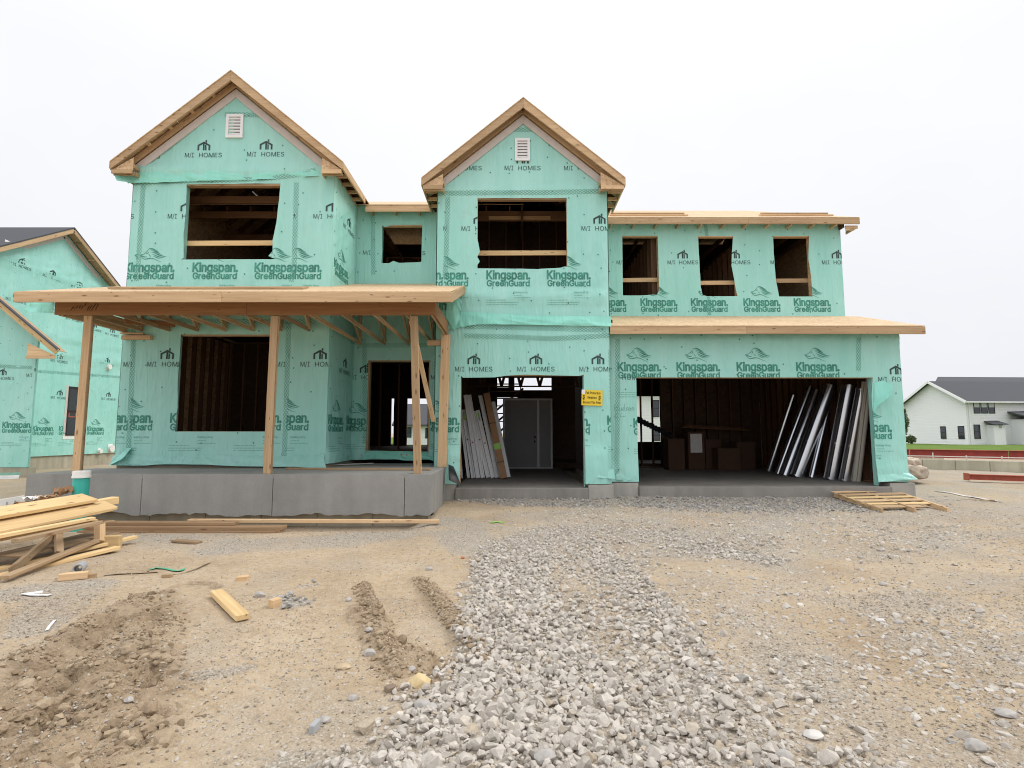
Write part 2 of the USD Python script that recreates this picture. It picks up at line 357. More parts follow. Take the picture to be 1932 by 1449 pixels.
def wrapmat(name, lo, hi, rough=.42, spec=.35):
    mat(name, {
        'g': ('geometry', {}), 'n': ('noise_texture', {'scale': .55, 'detail': 4.0, 'roughness': .55}), 'm': ('mapping', {'scale': (1.6, 1.6, .12)}), 'n2': ('noise_texture', {'scale': 3.0, 'detail': 5.0}),
        'av': ('math', {'math_type': 'add'}), 'hf': ('math', {'math_type': 'multiply', 'value2': .5}),
        'r': ('rgb_ramp', {'ramp': [(.32, tuple(lo)), (.66, tuple(hi))]}),
        'dirt': ('noise_texture', {'scale': 2.3, 'detail': 8.0, 'roughness': .7}), 'dr': ('map_range', {'clamp': True, 'from_min': .60, 'from_max': .85, 'to_min': 0., 'to_max': .35}), 'dm': ('mix_color', {'b': (.34, .36, .27)}),
        'cm': ('mapping', {'scale': (6, 6, 1.2), 'rotation': (.0, .25, .0)}), 'cr': ('noise_texture', {'scale': 2.2, 'detail': 5.0, 'roughness': .6, 'type': 'ridged_multifractal'}), 'fw': ('wave_texture', {'wave_type': 'bands', 'bands_direction': 'x', 'scale': 26.0, 'distortion': 1.0}),
        'b': ('bump', {'strength': .95, 'distance': .018}), 'b2': ('bump', {'strength': .06, 'distance': .004}),
        'p': ('principled_bsdf', {'roughness': rough, 'specular_ior_level': spec})},
        [('g.position', 'n.vector'), ('g.position', 'm.vector'), ('m.vector', 'n2.vector'), ('n.fac', 'av.value1'), ('n2.fac', 'av.value2'), ('av.value', 'hf.value1'), ('hf.value', 'r.fac'), ('g.position', 'dirt.vector'), ('dirt.fac', 'dr.value'), ('dr.result', 'dm.fac'),
         ('r.color', 'dm.a'), ('dm.result', 'p.base_color'), ('g.position', 'cm.vector'), ('cm.vector', 'cr.vector'), ('cr.fac', 'b.height'), ('g.position', 'fw.vector'), ('fw.fac', 'b2.height'), ('b.normal', 'b2.normal'), ('b2.normal', 'p.normal')])
wrapmat('wrap', (.262, .58, .515), (.35, .65, .595))
wrapmat('loose_wrap', (.21, .60, .50), (.30, .70, .61), .38, .45)
flat('green_ink', (.045, .23, .175), .6, noise=.45, scale=7)
flat('grey_ink', (.03, .06, .06), .6, noise=.45, scale=9)
flat('lap_ink', (.125, .34, .28), .6, noise=.3, scale=5)
flat('nail_cap', (.05, .20, .16), .5, noise=.2)
flat('dirty_white', (.55, .50, .47), .6, noise=.08)
flat('white_vinyl', (.72, .72, .73), .35, noise=.04)
def concrete(name, a, b, rough=.85, streak=.5):
    mat(name, {
        'g': ('geometry', {}), 'n': ('noise_texture', {'scale': 1.1, 'detail': 8.0, 'roughness': .62}), 'm': ('mapping', {'scale': (5, 5, .5)}), 'n2': ('noise_texture', {'scale': 1.0, 'detail': 5.0}),
        'f': ('noise_texture', {'scale': 45.0, 'detail': 5.0, 'roughness': .7}), 'r': ('rgb_ramp', {'ramp': [(.25, tuple(a)), (.75, tuple(b))]}),
        'r2': ('rgb_ramp', {'ramp': [(.3, (.68, .67, .66)), (.6, (1, 1, 1))]}), 'mm': ('mix_color', {'blend_type': 'multiply', 'fac': streak}),
        'r3': ('rgb_ramp', {'ramp': [(.3, (.86, .86, .86)), (.7, (1.0, 1.0, 1.0))]}), 'm3': ('mix_color', {'blend_type': 'multiply', 'fac': 1.0}),
        'b': ('bump', {'strength': .35, 'distance': .003}), 'p': ('principled_bsdf', {'roughness': rough, 'specular_ior_level': .2})},
        [('g.position', 'n.vector'), ('g.position', 'm.vector'), ('m.vector', 'n2.vector'), ('g.position', 'f.vector'), ('n.fac', 'r.fac'), ('n2.fac', 'r2.fac'), ('r.color', 'mm.a'), ('r2.color', 'mm.b'),
         ('f.fac', 'r3.fac'), ('mm.result', 'm3.a'), ('r3.color', 'm3.b'), ('m3.result', 'p.base_color'), ('f.fac', 'b.height'), ('b.normal', 'p.normal')])
concrete('concrete', (.25, .247, .238), (.345, .34, .325), streak=.28)
concrete('foundation', (.36, .33, .255), (.50, .46, .365), streak=.6)
concrete('pier_concrete', (.31, .305, .28), (.45, .435, .40))
concrete('garage_floor', (.20, .19, .175), (.30, .285, .26))

# ------------------------------------------------------------------ the ground: heights and what lies where
def seg_d(x, y, pts, ws):
    """1 inside a stroke of varying half width (m), fading to 0 at its edge and a little beyond."""
    best = np.zeros_like(x)
    for (a, b), (wa, wb) in zip(zip(pts[:-1], pts[1:]), zip(ws[:-1], ws[1:])):
        a, b = np.array(a[:2]), np.array(b[:2]); d = b - a; L2 = d @ d
        t = np.clip(((x - a[0]) * d[0] + (y - a[1]) * d[1]) / L2, 0, 1)
        r = np.hypot(x - a[0] - t * d[0], y - a[1] - t * d[1]) / (wa + (wb - wa) * t)
        best = np.maximum(best, np.clip((1.25 - r) / .5, 0, 1))
    return best
def path_px(rows):
    """(px, py, half width in px) -> world points and half widths."""
    pts = [G(a, b) for a, b, c in rows]
    return pts, [c * math.hypot(p[1], CAM_H) / 1000. for p, (a, b, c) in zip(pts, rows)]
STONE_MAIN = [path_px([(1040, 1460, 285), (1020, 1340, 215), (985, 1230, 110), (975, 1150, 90), (965, 1090, 70), (985, 1035, 70), (1060, 1004, 70), (1150, 1004, 60), (1250, 1016, 55), (1340, 1036, 50), (1440, 1056, 40)]),
              path_px([(1060, 1010, 50), (1150, 1070, 42), (1230, 1150, 45), (1270, 1250, 75), (1300, 1340, 110), (1340, 1460, 180)])]
STONE_FAN = [path_px([(1190, 1460, 420), (1170, 1340, 300), (1120, 1240, 210), (1075, 1150, 170), (1060, 1080, 150), (1120, 1020, 150), (1330, 1015, 130)]), path_px([(1240, 985, 260), (1500, 1000, 220), (1700, 1000, 130)])]
STONE_THIN = [path_px([(1880, 1460, 110), (1830, 1330, 90), (1780, 1250, 60), (1700, 1200, 40), (1650, 1170, 25)]),
              path_px([(1480, 1000, 90), (1640, 1010, 110), (1760, 1010, 60)]), path_px([(1380, 1130, 40), (1560, 1090, 60), (1700, 1110, 40)]),
              path_px([(1420, 1300, 80), (1560, 1330, 80), (1640, 1440, 110)]), path_px([(560, 1449, 60), (720, 1449, 60), (800, 1400, 40)])]
STONE_FINE = [path_px([(1230, 946, 110), (1400, 950, 120), (1550, 955, 80)]), path_px([(880, 945, 40), (1000, 950, 60), (1110, 955, 40)]), path_px([(520, 1128, 14), (560, 1140, 26)]), path_px([(562, 1108, 4), (596, 1106, 5)])]
GREY_FINE = [path_px([(230, 1012, 40), (420, 1030, 70), (640, 1020, 70), (850, 985, 60), (900, 1040, 50)]), path_px([(30, 1120, 60), (140, 1110, 70), (60, 1190, 40)]), path_px([(340, 1275, 18), (420, 1265, 22), (470, 1255, 12)])]
MUD = [path_px([(-120, 1460, 230), (60, 1400, 210), (130, 1320, 170), (170, 1250, 120), (230, 1190, 90), (285, 1130, 45)]), path_px([(690, 1150, 30), (720, 1200, 36), (790, 1245, 50), (850, 1255, 45)])]
RUT = ([G(738, 1095), G(790, 1180), G(835, 1262)], [.20, .22, .22])
RUT2 = ([G(-40, 1300), G(140, 1240), G(250, 1175)], [.26, .24, .2])
def rim_d(x, y, pts, ws, inner=.92, outer=2.05):
    """The two banks beside a rut, open at its ends."""
    best = np.zeros_like(x)
    for (a, b), (wa, wb) in zip(zip(pts[:-1], pts[1:]), zip(ws[:-1], ws[1:])):
        a, b = a[:2], b[:2]; d = b - a; L = np.hypot(*d); t = ((x - a[0]) * d[0] + (y - a[1]) * d[1]) / L ** 2
        r = np.abs((x - a[0]) * d[1] - (y - a[1]) * d[0]) / L / (wa + (wb - wa) * np.clip(t, 0, 1))
        k = np.clip((r - inner) / .2, 0, 1) * np.clip((outer - r) / .45, 0, 1) * np.clip((t + .05) / .12, 0, 1) * np.clip((1.05 - t) / .12, 0, 1); best = np.maximum(best, k)
    return best
def stroke_max(x, y, sets): return np.maximum.reduce([seg_d(x, y, p, w) for p, w in sets])
def fb(x, y, s, o=4, seed=0): return meshkit.fbm(np.column_stack([x.ravel() * s, y.ravel() * s, np.full(x.size, seed * 3.1)]), o, seed).reshape(x.shape)
CRACKS = [[G(88, 1292), G(118, 1282), G(150, 1288), G(186, 1284), G(202, 1274)], [G(322, 1108), G(345, 1099), G(378, 1098), G(398, 1101), G(411, 1108)], [G(262, 1305), G(285, 1285), G(292, 1268)], [G(60, 1390), G(92, 1352), G(108, 1330)]]
def mudmask(x, y): return np.clip(stroke_max(x, y, MUD) * 1.0 + 2.2 * (fb(x, y, 1.5, 5, 14) - .56), 0, 1) * np.clip(stroke_max(x, y, MUD) * 3, 0, 1)
def height(x, y, fine=True):
    x, y = np.asarray(x, float), np.asarray(y, float)
    z = .05 * (fb(x, y, .35, 3, 1) - .5) + .022 * (fb(x, y, 1.3, 3, 2) - .5)
    z = z + .13 * np.clip((y - 11.2) / 1.5, 0, 1) * np.clip((x + 1.8) / .6, 0, 1) + .04 * np.clip((y - 13) / 8, 0, 1)
    z = z - .22 * np.exp(-((y - 9.65) / .85) ** 2) * np.clip((-x - 1.4) / .5, 0, 1) * np.clip((x + 9.5) / .8, 0, 1)
    z = z + np.clip((x - 8.8) / 2.5, 0, 1) * np.clip((y - 9) / 2, 0, 1) * (.16 * (fb(x, y, .6, 4, 12) - .35) + .06 * (fb(x, y, 2.6, 3, 13) - .5))
    if fine:
        main = stroke_max(x, y, STONE_MAIN)
        z = z + .014 * main + .02 * stroke_max(x, y, STONE_FINE)
        m = mudmask(x, y)
        q = fb(x, y, 2.2, 5, 5); rg = 1 - np.abs(2 * fb(x, y, 5.5, 3, 6) - 1) * 2
        clod = np.clip(fb(x, y, 9, 3, 7) - .45, 0, 1)
        z = z + m * (.19 * (q - .45) + .17 * clod + .022 * rg)
        for sc, sd, wd, dp in ((1.5, 8, .014, .10), (3.0, 15, .018, .06)):
            z = z - m * dp * np.clip(1 - np.abs(fb(x, y, sc, 3, sd) - .5) / wd, 0, 1)
        for cp in CRACKS: z = z - .10 * seg_d(x, y, cp, [.028] * len(cp))
        for (p, w), dep, berm in ((RUT, .05, .028), (RUT2, .07, .05)):
            a, rim = seg_d(x, y, p, w), rim_d(x, y, p, w)
            z = z - dep * a + rim * berm * np.clip(fb(x, y, 7, 3, 9) * 2 - .55, 0, 1.2)
        z = z + .012 * (fb(x, y, 6, 3, 10) - .5) + .006 * (fb(x, y, 18, 2, 11) - .5)
    return z
def dens_axis(parts):
    out = [parts[0][0]]
    for a, b, h in parts:
        n = max(1, int(round((b - a) / h))); out += list(a + (b - a) * (np.arange(n) + 1) / n)
    return np.array(out)
gx = dens_axis([(-900, -200, 100), (-200, -60, 20), (-60, -20, 4), (-20, -8, .5), (-8, -5, .06), (-5, 5, .026), (5, 9.5, .05), (9.5, 22, .25), (22, 60, 4), (60, 200, 20), (200, 900, 100)])
gy = dens_axis([(-60, -4, 8), (-4, 2.2, .4), (2.2, 5.2, .024), (5.2, 8.5, .034), (8.5, 13.2, .06), (13.2, 30, .4), (30, 80, 5), (80, 300, 25), (300, 1500, 150)])
GX, GY = np.meshgrid(gx, gy, indexing='ij')
near = (np.abs(GX) < 26) & (GY > 1) & (GY < 32)
GZ = np.zeros_like(GX)
GZ[near] = height(GX[near], GY[near])
GZ[~near] = .04
nx_, ny_ = len(gx), len(gy)
ii, jj = np.meshgrid(np.arange(nx_ - 1), np.arange(ny_ - 1), indexing='ij')
a_ = (ii * ny_ + jj).ravel(); b_ = a_ + ny_
GF = np.vstack([np.column_stack([a_, b_, b_ + 1]), np.column_stack([a_, b_ + 1, a_ + 1])])
GV = np.column_stack([GX.ravel(), GY.ravel(), GZ.ravel()])
zone = np.zeros((len(GV), 3), np.float32)
nr = near.ravel()
zx, zy = GV[nr, 0], GV[nr, 1]
wob = 1.1 * (meshkit.fbm(np.column_stack([zx * 1.6, zy * 1.6, zx * 0]), 5, 21) - .5)
mudz = mudmask(zx, zy)
zone[nr, 0] = np.clip(np.maximum.reduce([stroke_max(zx, zy, STONE_MAIN) * .8, .72 * stroke_max(zx, zy, GREY_FINE), stroke_max(zx, zy, STONE_FINE) * 1.2, .5 * stroke_max(zx, zy, STONE_THIN), .55 * stroke_max(zx, zy, STONE_FAN[:1]), .25 * stroke_max(zx, zy, STONE_FAN), .16 + .28 * np.clip((zx + 1) / 2, 0, 1) + .14 * np.clip((zy - 6) / 3, 0, 1)]) + wob, 0, 1)
zone[nr, 1] = np.clip(np.maximum(mudz, rim_d(zx, zy, *RUT) * (.75 + .8 * wob)), 0, 1)
mat('ground', {
    'at': ('attribute', {'attribute': 'zone'}), 'sz': ('separate_color', {}), 'g': ('geometry', {}),
    'n1': ('noise_texture', {'scale': .9, 'detail': 8.0, 'roughness': .6}), 'n2': ('noise_texture', {'scale': 14.0, 'detail': 8.0, 'roughness': .7}), 'n3': ('noise_texture', {'scale': 90.0, 'detail': 5.0, 'roughness': .7}),
    'r1': ('rgb_ramp', {'ramp': [(.25, (.335, .25, .168)), (.48, (.435, .342, .238)), (.75, (.515, .42, .31))]}),
    'r2': ('rgb_ramp', {'ramp': [(.30, (.66, .62, .58)), (.55, (1, 1, 1)), (.8, (1.0, 1.0, 1.0))]}), 'm1': ('mix_color', {'blend_type': 'multiply', 'fac': .7}),
    'v': ('voronoi_texture', {'scale': 42.0}), 'vs': ('separate_color', {}), 'vr': ('map_range', {'clamp': True, 'from_min': .82, 'from_max': .9, 'to_min': 0., 'to_max': 1.0}),
    'vd': ('map_range', {'clamp': True, 'from_min': .25, 'from_max': .5, 'to_min': 1.0, 'to_max': 0.0}), 'vm': ('math', {'math_type': 'multiply'}), 'peb': ('mix_color', {'b': (.48, .44, .40)}),
    'gr': ('voronoi_texture', {'scale': 60.0}), 'grs': ('separate_color', {}), 'grr': ('rgb_ramp', {'ramp': [(0., (.35, .315, .27)), (.5, (.45, .415, .37)), (1., (.57, .54, .495))]}),
    'grd': ('rgb_ramp', {'ramp': [(.2, (1, 1, 1)), (.6, (.62, .59, .55))]}), 'grm': ('mix_color', {'blend_type': 'multiply', 'fac': .9}), 'gmix': ('mix_color', {}), 'zr': ('map_range', {'clamp': True, 'from_min': .2, 'from_max': .8, 'to_min': 0., 'to_max': .85}),
    'mr': ('rgb_ramp', {'ramp': [(.3, (.22, .162, .106)), (.55, (.325, .247, .168)), (.8, (.42, .335, .24))]}), 'mmix': ('mix_color', {}),
    'fine': ('math', {'math_type': 'add'}), 'b': ('bump', {'strength': .75, 'distance': .012}), 'b2': ('bump', {'strength': .6, 'distance': .01}),
    'p': ('principled_bsdf', {'roughness': .95, 'specular_ior_level': .1})},
    [('at.color', 'sz.color')] + [('g.position', k + '.vector') for k in ('n1', 'n2', 'n3', 'v', 'gr')] +
    [('n1.fac', 'r1.fac'), ('n2.fac', 'r2.fac'), ('r1.color', 'm1.a'), ('r2.color', 'm1.b'), ('v.color', 'vs.color'), ('vs.r', 'vr.value'), ('v.distance', 'vd.value'), ('vr.result', 'vm.value1'), ('vd.result', 'vm.value2'),
     ('m1.result', 'peb.a'), ('vm.value', 'peb.fac'), ('gr.color', 'grs.color'), ('grs.g', 'grr.fac'), ('gr.distance', 'grd.fac'), ('grr.color', 'grm.a'), ('grd.color', 'grm.b'), ('sz.r', 'zr.value'), ('zr.result', 'gmix.fac'),
     ('peb.result', 'gmix.a'), ('grm.result', 'gmix.b'), ('n2.fac', 'mr.fac'), ('gmix.result', 'mmix.a'), ('mr.color', 'mmix.b'), ('sz.g', 'mmix.fac'), ('mmix.result', 'p.base_color'),
     ('n3.fac', 'fine.value1'), ('n2.fac', 'fine.value2'), ('fine.value', 'b.height'), ('gr.distance', 'b2.height'), ('b.normal', 'b2.normal'), ('b2.normal', 'p.normal')])
gp = obj('ground', (GV, GF), 'ground', smooth=True, kind='structure', label='tan dirt building plot with ruts and churned mud', cat='ground')
UsdGeom.PrimvarsAPI(gp).CreatePrimvar('zone', Sdf.ValueTypeNames.Color3fArray, 'vertex').Set(Vt.Vec3fArray.FromNumpy(zone))
def ground_z(x, y): return float(height(np.array([x]), np.array([y]))[0])

# ------------------------------------------------------------------ the house under construction
H = thing('house', 'two storey house under construction in green wrap with two gables and open garages', 'house')
def holes(shape, hs):
    for h in hs: shape = shape.difference(h if hasattr(h, 'area') else sbox(*h))
    return shape
def roofline(x0, x1, xc, zt, sl, zb, drop=0):
    e = lambda x: zt - drop - sl * abs(x - xc)
    return Polygon([(x0, zb), (x1, zb), (x1, e(x1)), (xc, e(xc)), (x0, e(x0))])
SL = .833
LX0, LX1, LY, LXC = -8.54, -4.03, 11.5, -6.31
BX0, BX1, BY, BXC = -1.73, 2.21, 11.9, .26
GX1, GAY, RY, UY, UX1 = 9.0, 12.2, 13.3, 14.2, 9.06
APL, APB = 9.64, 9.26
def wav(pts): return Polygon(pts)
# window openings (x0, z0, x1, z1) in each front wall
W_LU, W_LL = (-7.36, 5.36, -5.22, 7.10), (-7.34, 1.55, -5.28, 3.67)
W_B, D_B = (-.80, 5.27, 1.27, 6.96), (-1.15, .30, 1.62, 2.83)
W_R, D_R = (-3.37, 5.87, -2.32, 6.88), (-3.63, 1.02, -2.06, 3.35)
W_1, W_2, W_3 = (3.03, 5.26, 4.02, 6.94), (5.13, 5.24, 6.15, 6.93), (7.2, 5.23, 8.2, 6.93)
D_G = (2.87, .30, 8.33, 2.81)

shapeL = holes(roofline(LX0, LX1, LXC, APL, SL, .84, .27), [])
shapeB = roofline(BX0, BX1, BXC, APB, SL, .40, .27)
shapeG = sbox(BX1, .42, GX1, 3.86)
shapeR = sbox(LX1, .86, BX0, 7.40)
shapeU = sbox(BX1, 4.62, UX1, 7.45)
def wall(shape, hs, fr, name='sheathed_wall', th=.15, mat='osb'):
    return obj(name, prism(holes(shape, hs), -th, 0, fr), mat, H)
wall(roofline(LX0, LX1, LXC, APL, SL, .84, .03), [W_LU, W_LL], front(LY)); wall(roofline(BX0, BX1, BXC, APB, SL, .40, .03), [W_B, D_B], front(BY)); wall(shapeG, [D_G], front(GAY))
wall(sbox(LX1, .86, BX0, 7.43), [W_R, D_R], front(RY)); wall(sbox(BX1, 4.62, UX1, 7.47), [W_1, W_2, W_3], front(UY))

# the films, with the openings cut (some raggedly) and slack bands where the sheets lap
lapL = [(3.9, .20, .02), (7.42, .14, .030)]
fL = Film('house_wrap', H, front(LY), holes(unary_union([shapeL, sbox(LX1 - .01, .84, LX1 + .018, 7.4)]), [
    wav([(-7.36, 5.36), (-7.3, 5.40), (-7.335, 5.9), (-7.31, 6.5), (-7.33, 7.1), (-5.22, 7.12), (-5.235, 6.7), (-5.27, 6.2), (-5.34, 5.8), (-5.33, 5.55), (-5.42, 5.44), (-5.27, 5.37)]),
    wav([(-7.27, 1.55), (-7.24, 2.1), (-7.27, 2.6), (-7.25, 3.67), (-5.28, 3.67), (-5.28, 1.55)])]), wrinkles(11, lapL, hem=1.3, hem_amp=.02, ends=(LX0, LX1 + .02)))
fB = Film('house_wrap', H, front(BY), holes(shapeB, [
    wav([(-.80, 5.29), (-.80, 5.36), (-.74, 5.45), (-.80, 5.56), (-.74, 5.68), (-.76, 5.8), (-.80, 6.0), (-.80, 6.96), (1.27, 6.96), (1.27, 5.32), (1.2, 5.33), (1.12, 5.30), (.6, 5.27)]),
    wav([(-1.15, .2), (-1.15, 2.80), (-1.1, 2.76), (-.4, 2.77), (-.1, 2.81), (.3, 2.83), (1.5, 2.80), (1.62, 2.83), (1.62, .2)])]), wrinkles(23, [(7.17, .13, .024), (4.62, .16, .028), (4.12, .22, .012), (3.75, .12, .016)], hem=1.3, hem_amp=.035, ends=(BX0, BX1)))
fG = Film('house_wrap', H, front(GAY), holes(shapeG, [(D_G[0], .2, 8.28, 2.80), wav([(8.2, .2), (8.2, 2.8), (8.33, 2.80), (8.27, 2.3), (8.30, 1.7), (8.24, 1.2), (8.27, .2)])]), wrinkles(31, [(3.7, .12, .015)], hem=.95, hem_amp=.03))
fR = Film('house_wrap', H, front(RY), holes(shapeR, [wav([(-3.36, 5.87), (-3.34, 6.2), (-3.36, 6.86), (-3.27, 6.82), (-3.1, 6.88), (-2.32, 6.88), (-2.33, 5.9), (-2.9, 5.87), (-3.05, 5.93), (-3.15, 5.87)]), D_R]), wrinkles(43, [(3.95, .2, .02)], hem=1.4, hem_amp=.05))
fU = Film('house_wrap', H, front(UY), holes(shapeU, [
    wav([(3.03, 5.26), (3.04, 6.94), (4.02, 6.94), (4.02, 5.4), (3.96, 5.29), (3.5, 5.26)]),
    wav([(5.13, 6.93), (5.15, 6.0), (5.16, 5.5), (5.2, 5.28), (5.3, 5.24), (6.16, 5.24), (6.12, 5.4), (6.08, 5.7), (6.02, 6.1), (6.05, 6.5), (6.10, 6.93)]),
    wav([(7.2, 6.93), (7.2, 6.3), (7.22, 5.7), (7.29, 5.23), (8.2, 5.23), (8.19, 5.8), (8.14, 6.3), (8.19, 6.93)])]), wrinkles(57, amp=.8))
# side walls that turn the corners
shapeLS = sbox(LY, .86, RY, 7.45)
wall(shapeLS, [], side(LX1), th=.12); fLS = Film('house_wrap', H, side(LX1 + .01), sbox(LY - .008, .86, RY, 7.35), wrinkles(61, [(3.9, .2, .02)], amp=1.3, hem=1.3, hem_amp=.04, ends=(LY - .008, RY)))
for X, y0, y1, z0, z1, s in ((LX0, LY, 22, .84, 7.72, -1), (BX0, BY, RY, .8, 7.5, -1), (UX1, UY, 22, 3.9, 7.45, 1), (GX1, GAY, 22, .4, 3.9, 1), (BX1, BY, 14.2, 3.9, 7.5, 1)):
    fr = side(X) if s > 0 else (lambda u, v, d=0., X=X: np.column_stack([np.full(len(u), X) - d, u, v]))
    yy = y0 + .16
    wall(sbox(yy, z0, y1, z1), [], fr, th=.1)
    Film('house_wrap', H, fr, sbox(y0 + .003, z0, y1, z1), wrinkles(70 + int(y1 * 3 + X), amp=.6), h=.2)

# printing: (film, shape, anchor pixel = middle of the lettering's baseline, plane, clip pixels)
for f_, Y_ in ((fL, LY), (fB, BY), (fG, GAY), (fR, RY), (fU, UY)):
    f_.at = (lambda px, py, Y_=Y_: (P(px, py, Y_)[0], P(px, py, Y_)[2]))
fLS.at = lambda px, py: tuple(PX(px, py, LX1)[1:])
def stamp(film, shape, px, py, ink, name, lo=None, hi=None, dv=0.):
    u, v = film.at(px, py)
    g = affinity.translate(shape, u, v + dv)
    if lo is not None: g = g.intersection(sbox(film.at(lo, py)[0], v - 3, 99, v + 3))
    if hi is not None: g = g.intersection(sbox(-99, v - 3, film.at(hi, py)[0], v + 3))
    if g.area > 1e-5: film.ink(name, g, ink, kind='stuff')
def king(film, px, py, lo=None, hi=None, small=True):
    stamp(film, KG, px, py, 'green_ink', 'printed_name', lo, hi)
    if small: stamp(film, SMALL, px, py, 'lap_ink', 'small_print', lo, hi)
def mark(film, px, py, lo=None, hi=None): stamp(film, MARK, px, py, 'grey_ink', 'builder_mark', lo, hi)
for a in ((385, 298), (502, 296), (268, 300)): mark(fL, *a)
mark(fL, 353, 413); mark(fL, 218, 413); mark(fL, 590, 413, None, 558); mark(fL, 627, 413, 566)
king(fL, 407, 513); king(fL, 524, 513, None, 553); king(fL, 565, 513, 553); king(fL, 288, 513, 262); king(fL, 278, 513, None, 260)
mark(fL, 270, 692, None, 252); mark(fL, 316, 692); mark(fL, 558, 692, None, 546); mark(fL, 604, 692, 556)
king(fL, 200, 797, None, 243); king(fL, 246, 797, 246); king(fL, 366, 797); king(fL, 488, 797, None, 533); king(fL, 540, 797, 541)
mark(fLS, 655, 440); mark(fLS, 647, 706); king(fLS, 631, 800); king(fLS, 641, 515); king(fLS, 662, 800)
mark(fR, 716, 481, None, 704); mark(fR, 772, 482, 704); king(fR, 676, 801, None, 693); mark(fR, 690, 716, None, 742); king(fR, 828, 801, 812); mark(fR, 845, 716, 810)
for a in ((875, 322), (986, 322), (1098, 322)): mark(fB, *a)
mark(fB, 871, 436, None, 843); mark(fB, 905, 436, 850); mark(fB, 1131, 436)
king(fB, 843, 527, 838); king(fB, 795, 527, None, 837); king(fB, 959, 527); king(fB, 1073, 527); king(fB, 858, 585, None, 870, False)
for a in (894, 1011, 1128): mark(fB, a, 701)
king(fB, 825, 801); king(fB, 1071, 803); king(fB, 1188, 801)
for a in (1206, 1317, 1430, 1542): king(fG, a, 700)
stamp(fG, builder_mark(False), 1182, 717, 'grey_ink', 'builder_mark', 1167); mark(fG, 1690, 720); king(fG, 1640, 814); king(fG, 1236, 806)
for a in (1288, 1386, 1482): mark(fU, a, 499)
mark(fU, 1192, 499); mark(fU, 1579, 499)
for a in (1147, 1243, 1338, 1437, 1532): king(fU, a, 577, small=False)
def scribble(film, lines, ink, w=.010):
    g = unary_union([LineString([film.at(*q) for q in ln]).buffer(w / 2) for ln in lines]); film.ink('handwriting', g, ink, kind='stuff')
scribble(fG, [[(1160, 764), (1158, 776)], [(1166, 763), (1164, 776)], [(1159, 770), (1165, 769)], [(1168, 769), (1168, 775), (1171, 775), (1173, 769), (1173, 775)], [(1178, 762), (1177, 775), (1174, 773), (1176, 769), (1178, 770)],
              [(1184, 769), (1181, 770), (1183, 773), (1180, 775)], [(1187, 769), (1185, 773), (1188, 775), (1190, 771), (1187, 769)], [(1192, 775), (1192, 769), (1196, 770), (1195, 775)],
              [(1167, 780), (1161, 782), (1159, 787), (1166, 787)], [(1172, 779), (1170, 787), (1180, 785)]], 'lap_ink')
# printed lap lines and nail caps
def lap(film, rows, width=.11):
    film.ink('lap_line', unary_union([crossband([film.at(*q) for q in r], width) for r in rows]), 'lap_ink', kind='stuff', maxedge=.12)
lap(fL, [[(272, 350), (262, 500), (258, 536)], [(256, 600), (246, 800), (243, 872)], [(560, 345), (556, 500), (550, 536)], [(547, 600), (541, 760), (537, 876)], [(250, 346), (330, 343), (480, 340), (560, 332), (602, 322)], [(240, 606), (600, 608)], [(425, 217), (520, 219)]])
lap(fB, [[(845, 372), (842, 480), (840, 530)], [(826, 366), (1000, 365), (1145, 363)], [(876, 616), (960, 618), (1150, 624)], [(876, 634), (960, 636), (1040, 640), (1152, 633)], [(970, 246), (1008, 246)], [(1152, 660), (1157, 800), (1160, 900)]])
lap(fR, [[(704, 404), (705, 520)], [(688, 640), (690, 840)], [(676, 652), (810, 652)], [(824, 640), (822, 860)]])
lap(fG, [[(1165, 640), (1165, 760), (1163, 900)], [(1618, 638), (1619, 700)]])
lap(fU, [[(1330, 424), (1334, 450)], [(1336, 560), (1338, 596)]], .09)
for k, f_ in enumerate((fL, fB, fG, fR, fU, fLS)): f_.ink('nail_cap', nails(f_.shape, 100 + k), 'nail_cap', kind='stuff', maxedge=.2, lift=.007)

# loose folds and flaps of film
def drape(top, bot, amp=.03, seed=1, nu=24, nv=8, parent=H, mat='loose_wrap', name='loose_flap', normal=(0, -1, 0), hem=.0):
    top, bot = np.array(top, float), np.array(bot, float); s = np.linspace(0, 1, nu); t = np.linspace(0, 1, nv)
    A = np.column_stack([np.interp(s, np.linspace(0, 1, len(top)), top[:, k]) for k in range(3)]); B = np.column_stack([np.interp(s, np.linspace(0, 1, len(bot)), bot[:, k]) for k in range(3)])
    B = B + np.outer((meshkit.noise(np.column_stack([s * 7, s * 0, s * 0 + seed])) - .5) * hem, [0, 0, 1])
    V = (A[:, None] * (1 - t)[None, :, None] + B[:, None] * t[None, :, None])
    S, T = np.meshgrid(s, t, indexing='ij'); L = np.linalg.norm(A[-1] - A[0])
    d = amp * (.2 + T ** .7) * (ridge(S * L, T, 1.4, .5, 4.5, seed) + .7 * ridge(S * L, T, .5, .8, 3, seed + 3, 2))
    V = V + d[..., None] * np.array(normal, float)
    a = (np.arange(nu - 1)[:, None] * nv + np.arange(nv - 1)[None]).ravel(); b = a + nv
    F = np.vstack([np.column_stack([a, b, b + 1]), np.column_stack([a, b + 1, a + 1])])
    return obj(name, (V.reshape(-1, 3), F), mat, parent, smooth=True)
p3 = lambda px, py, Y, dy=0.: P(px, py, Y) + [0, -dy, 0]
drape([p3(233, 332, LY, .05), p3(330, 322, LY, .03), p3(480, 322, LY, .03), p3(604, 318, LY, .03)], [p3(246, 349, LY, .03), p3(360, 344, LY, .02), p3(480, 341, LY, .02), p3(604, 334, LY, .02)], .035, 3, 50, 8)
drape([p3(229, 333, LY, .22), p3(250, 335, LY, .05)], [p3(235, 350, LY, .20), p3(252, 348, LY, .03)], .03, 4, 10, 6)
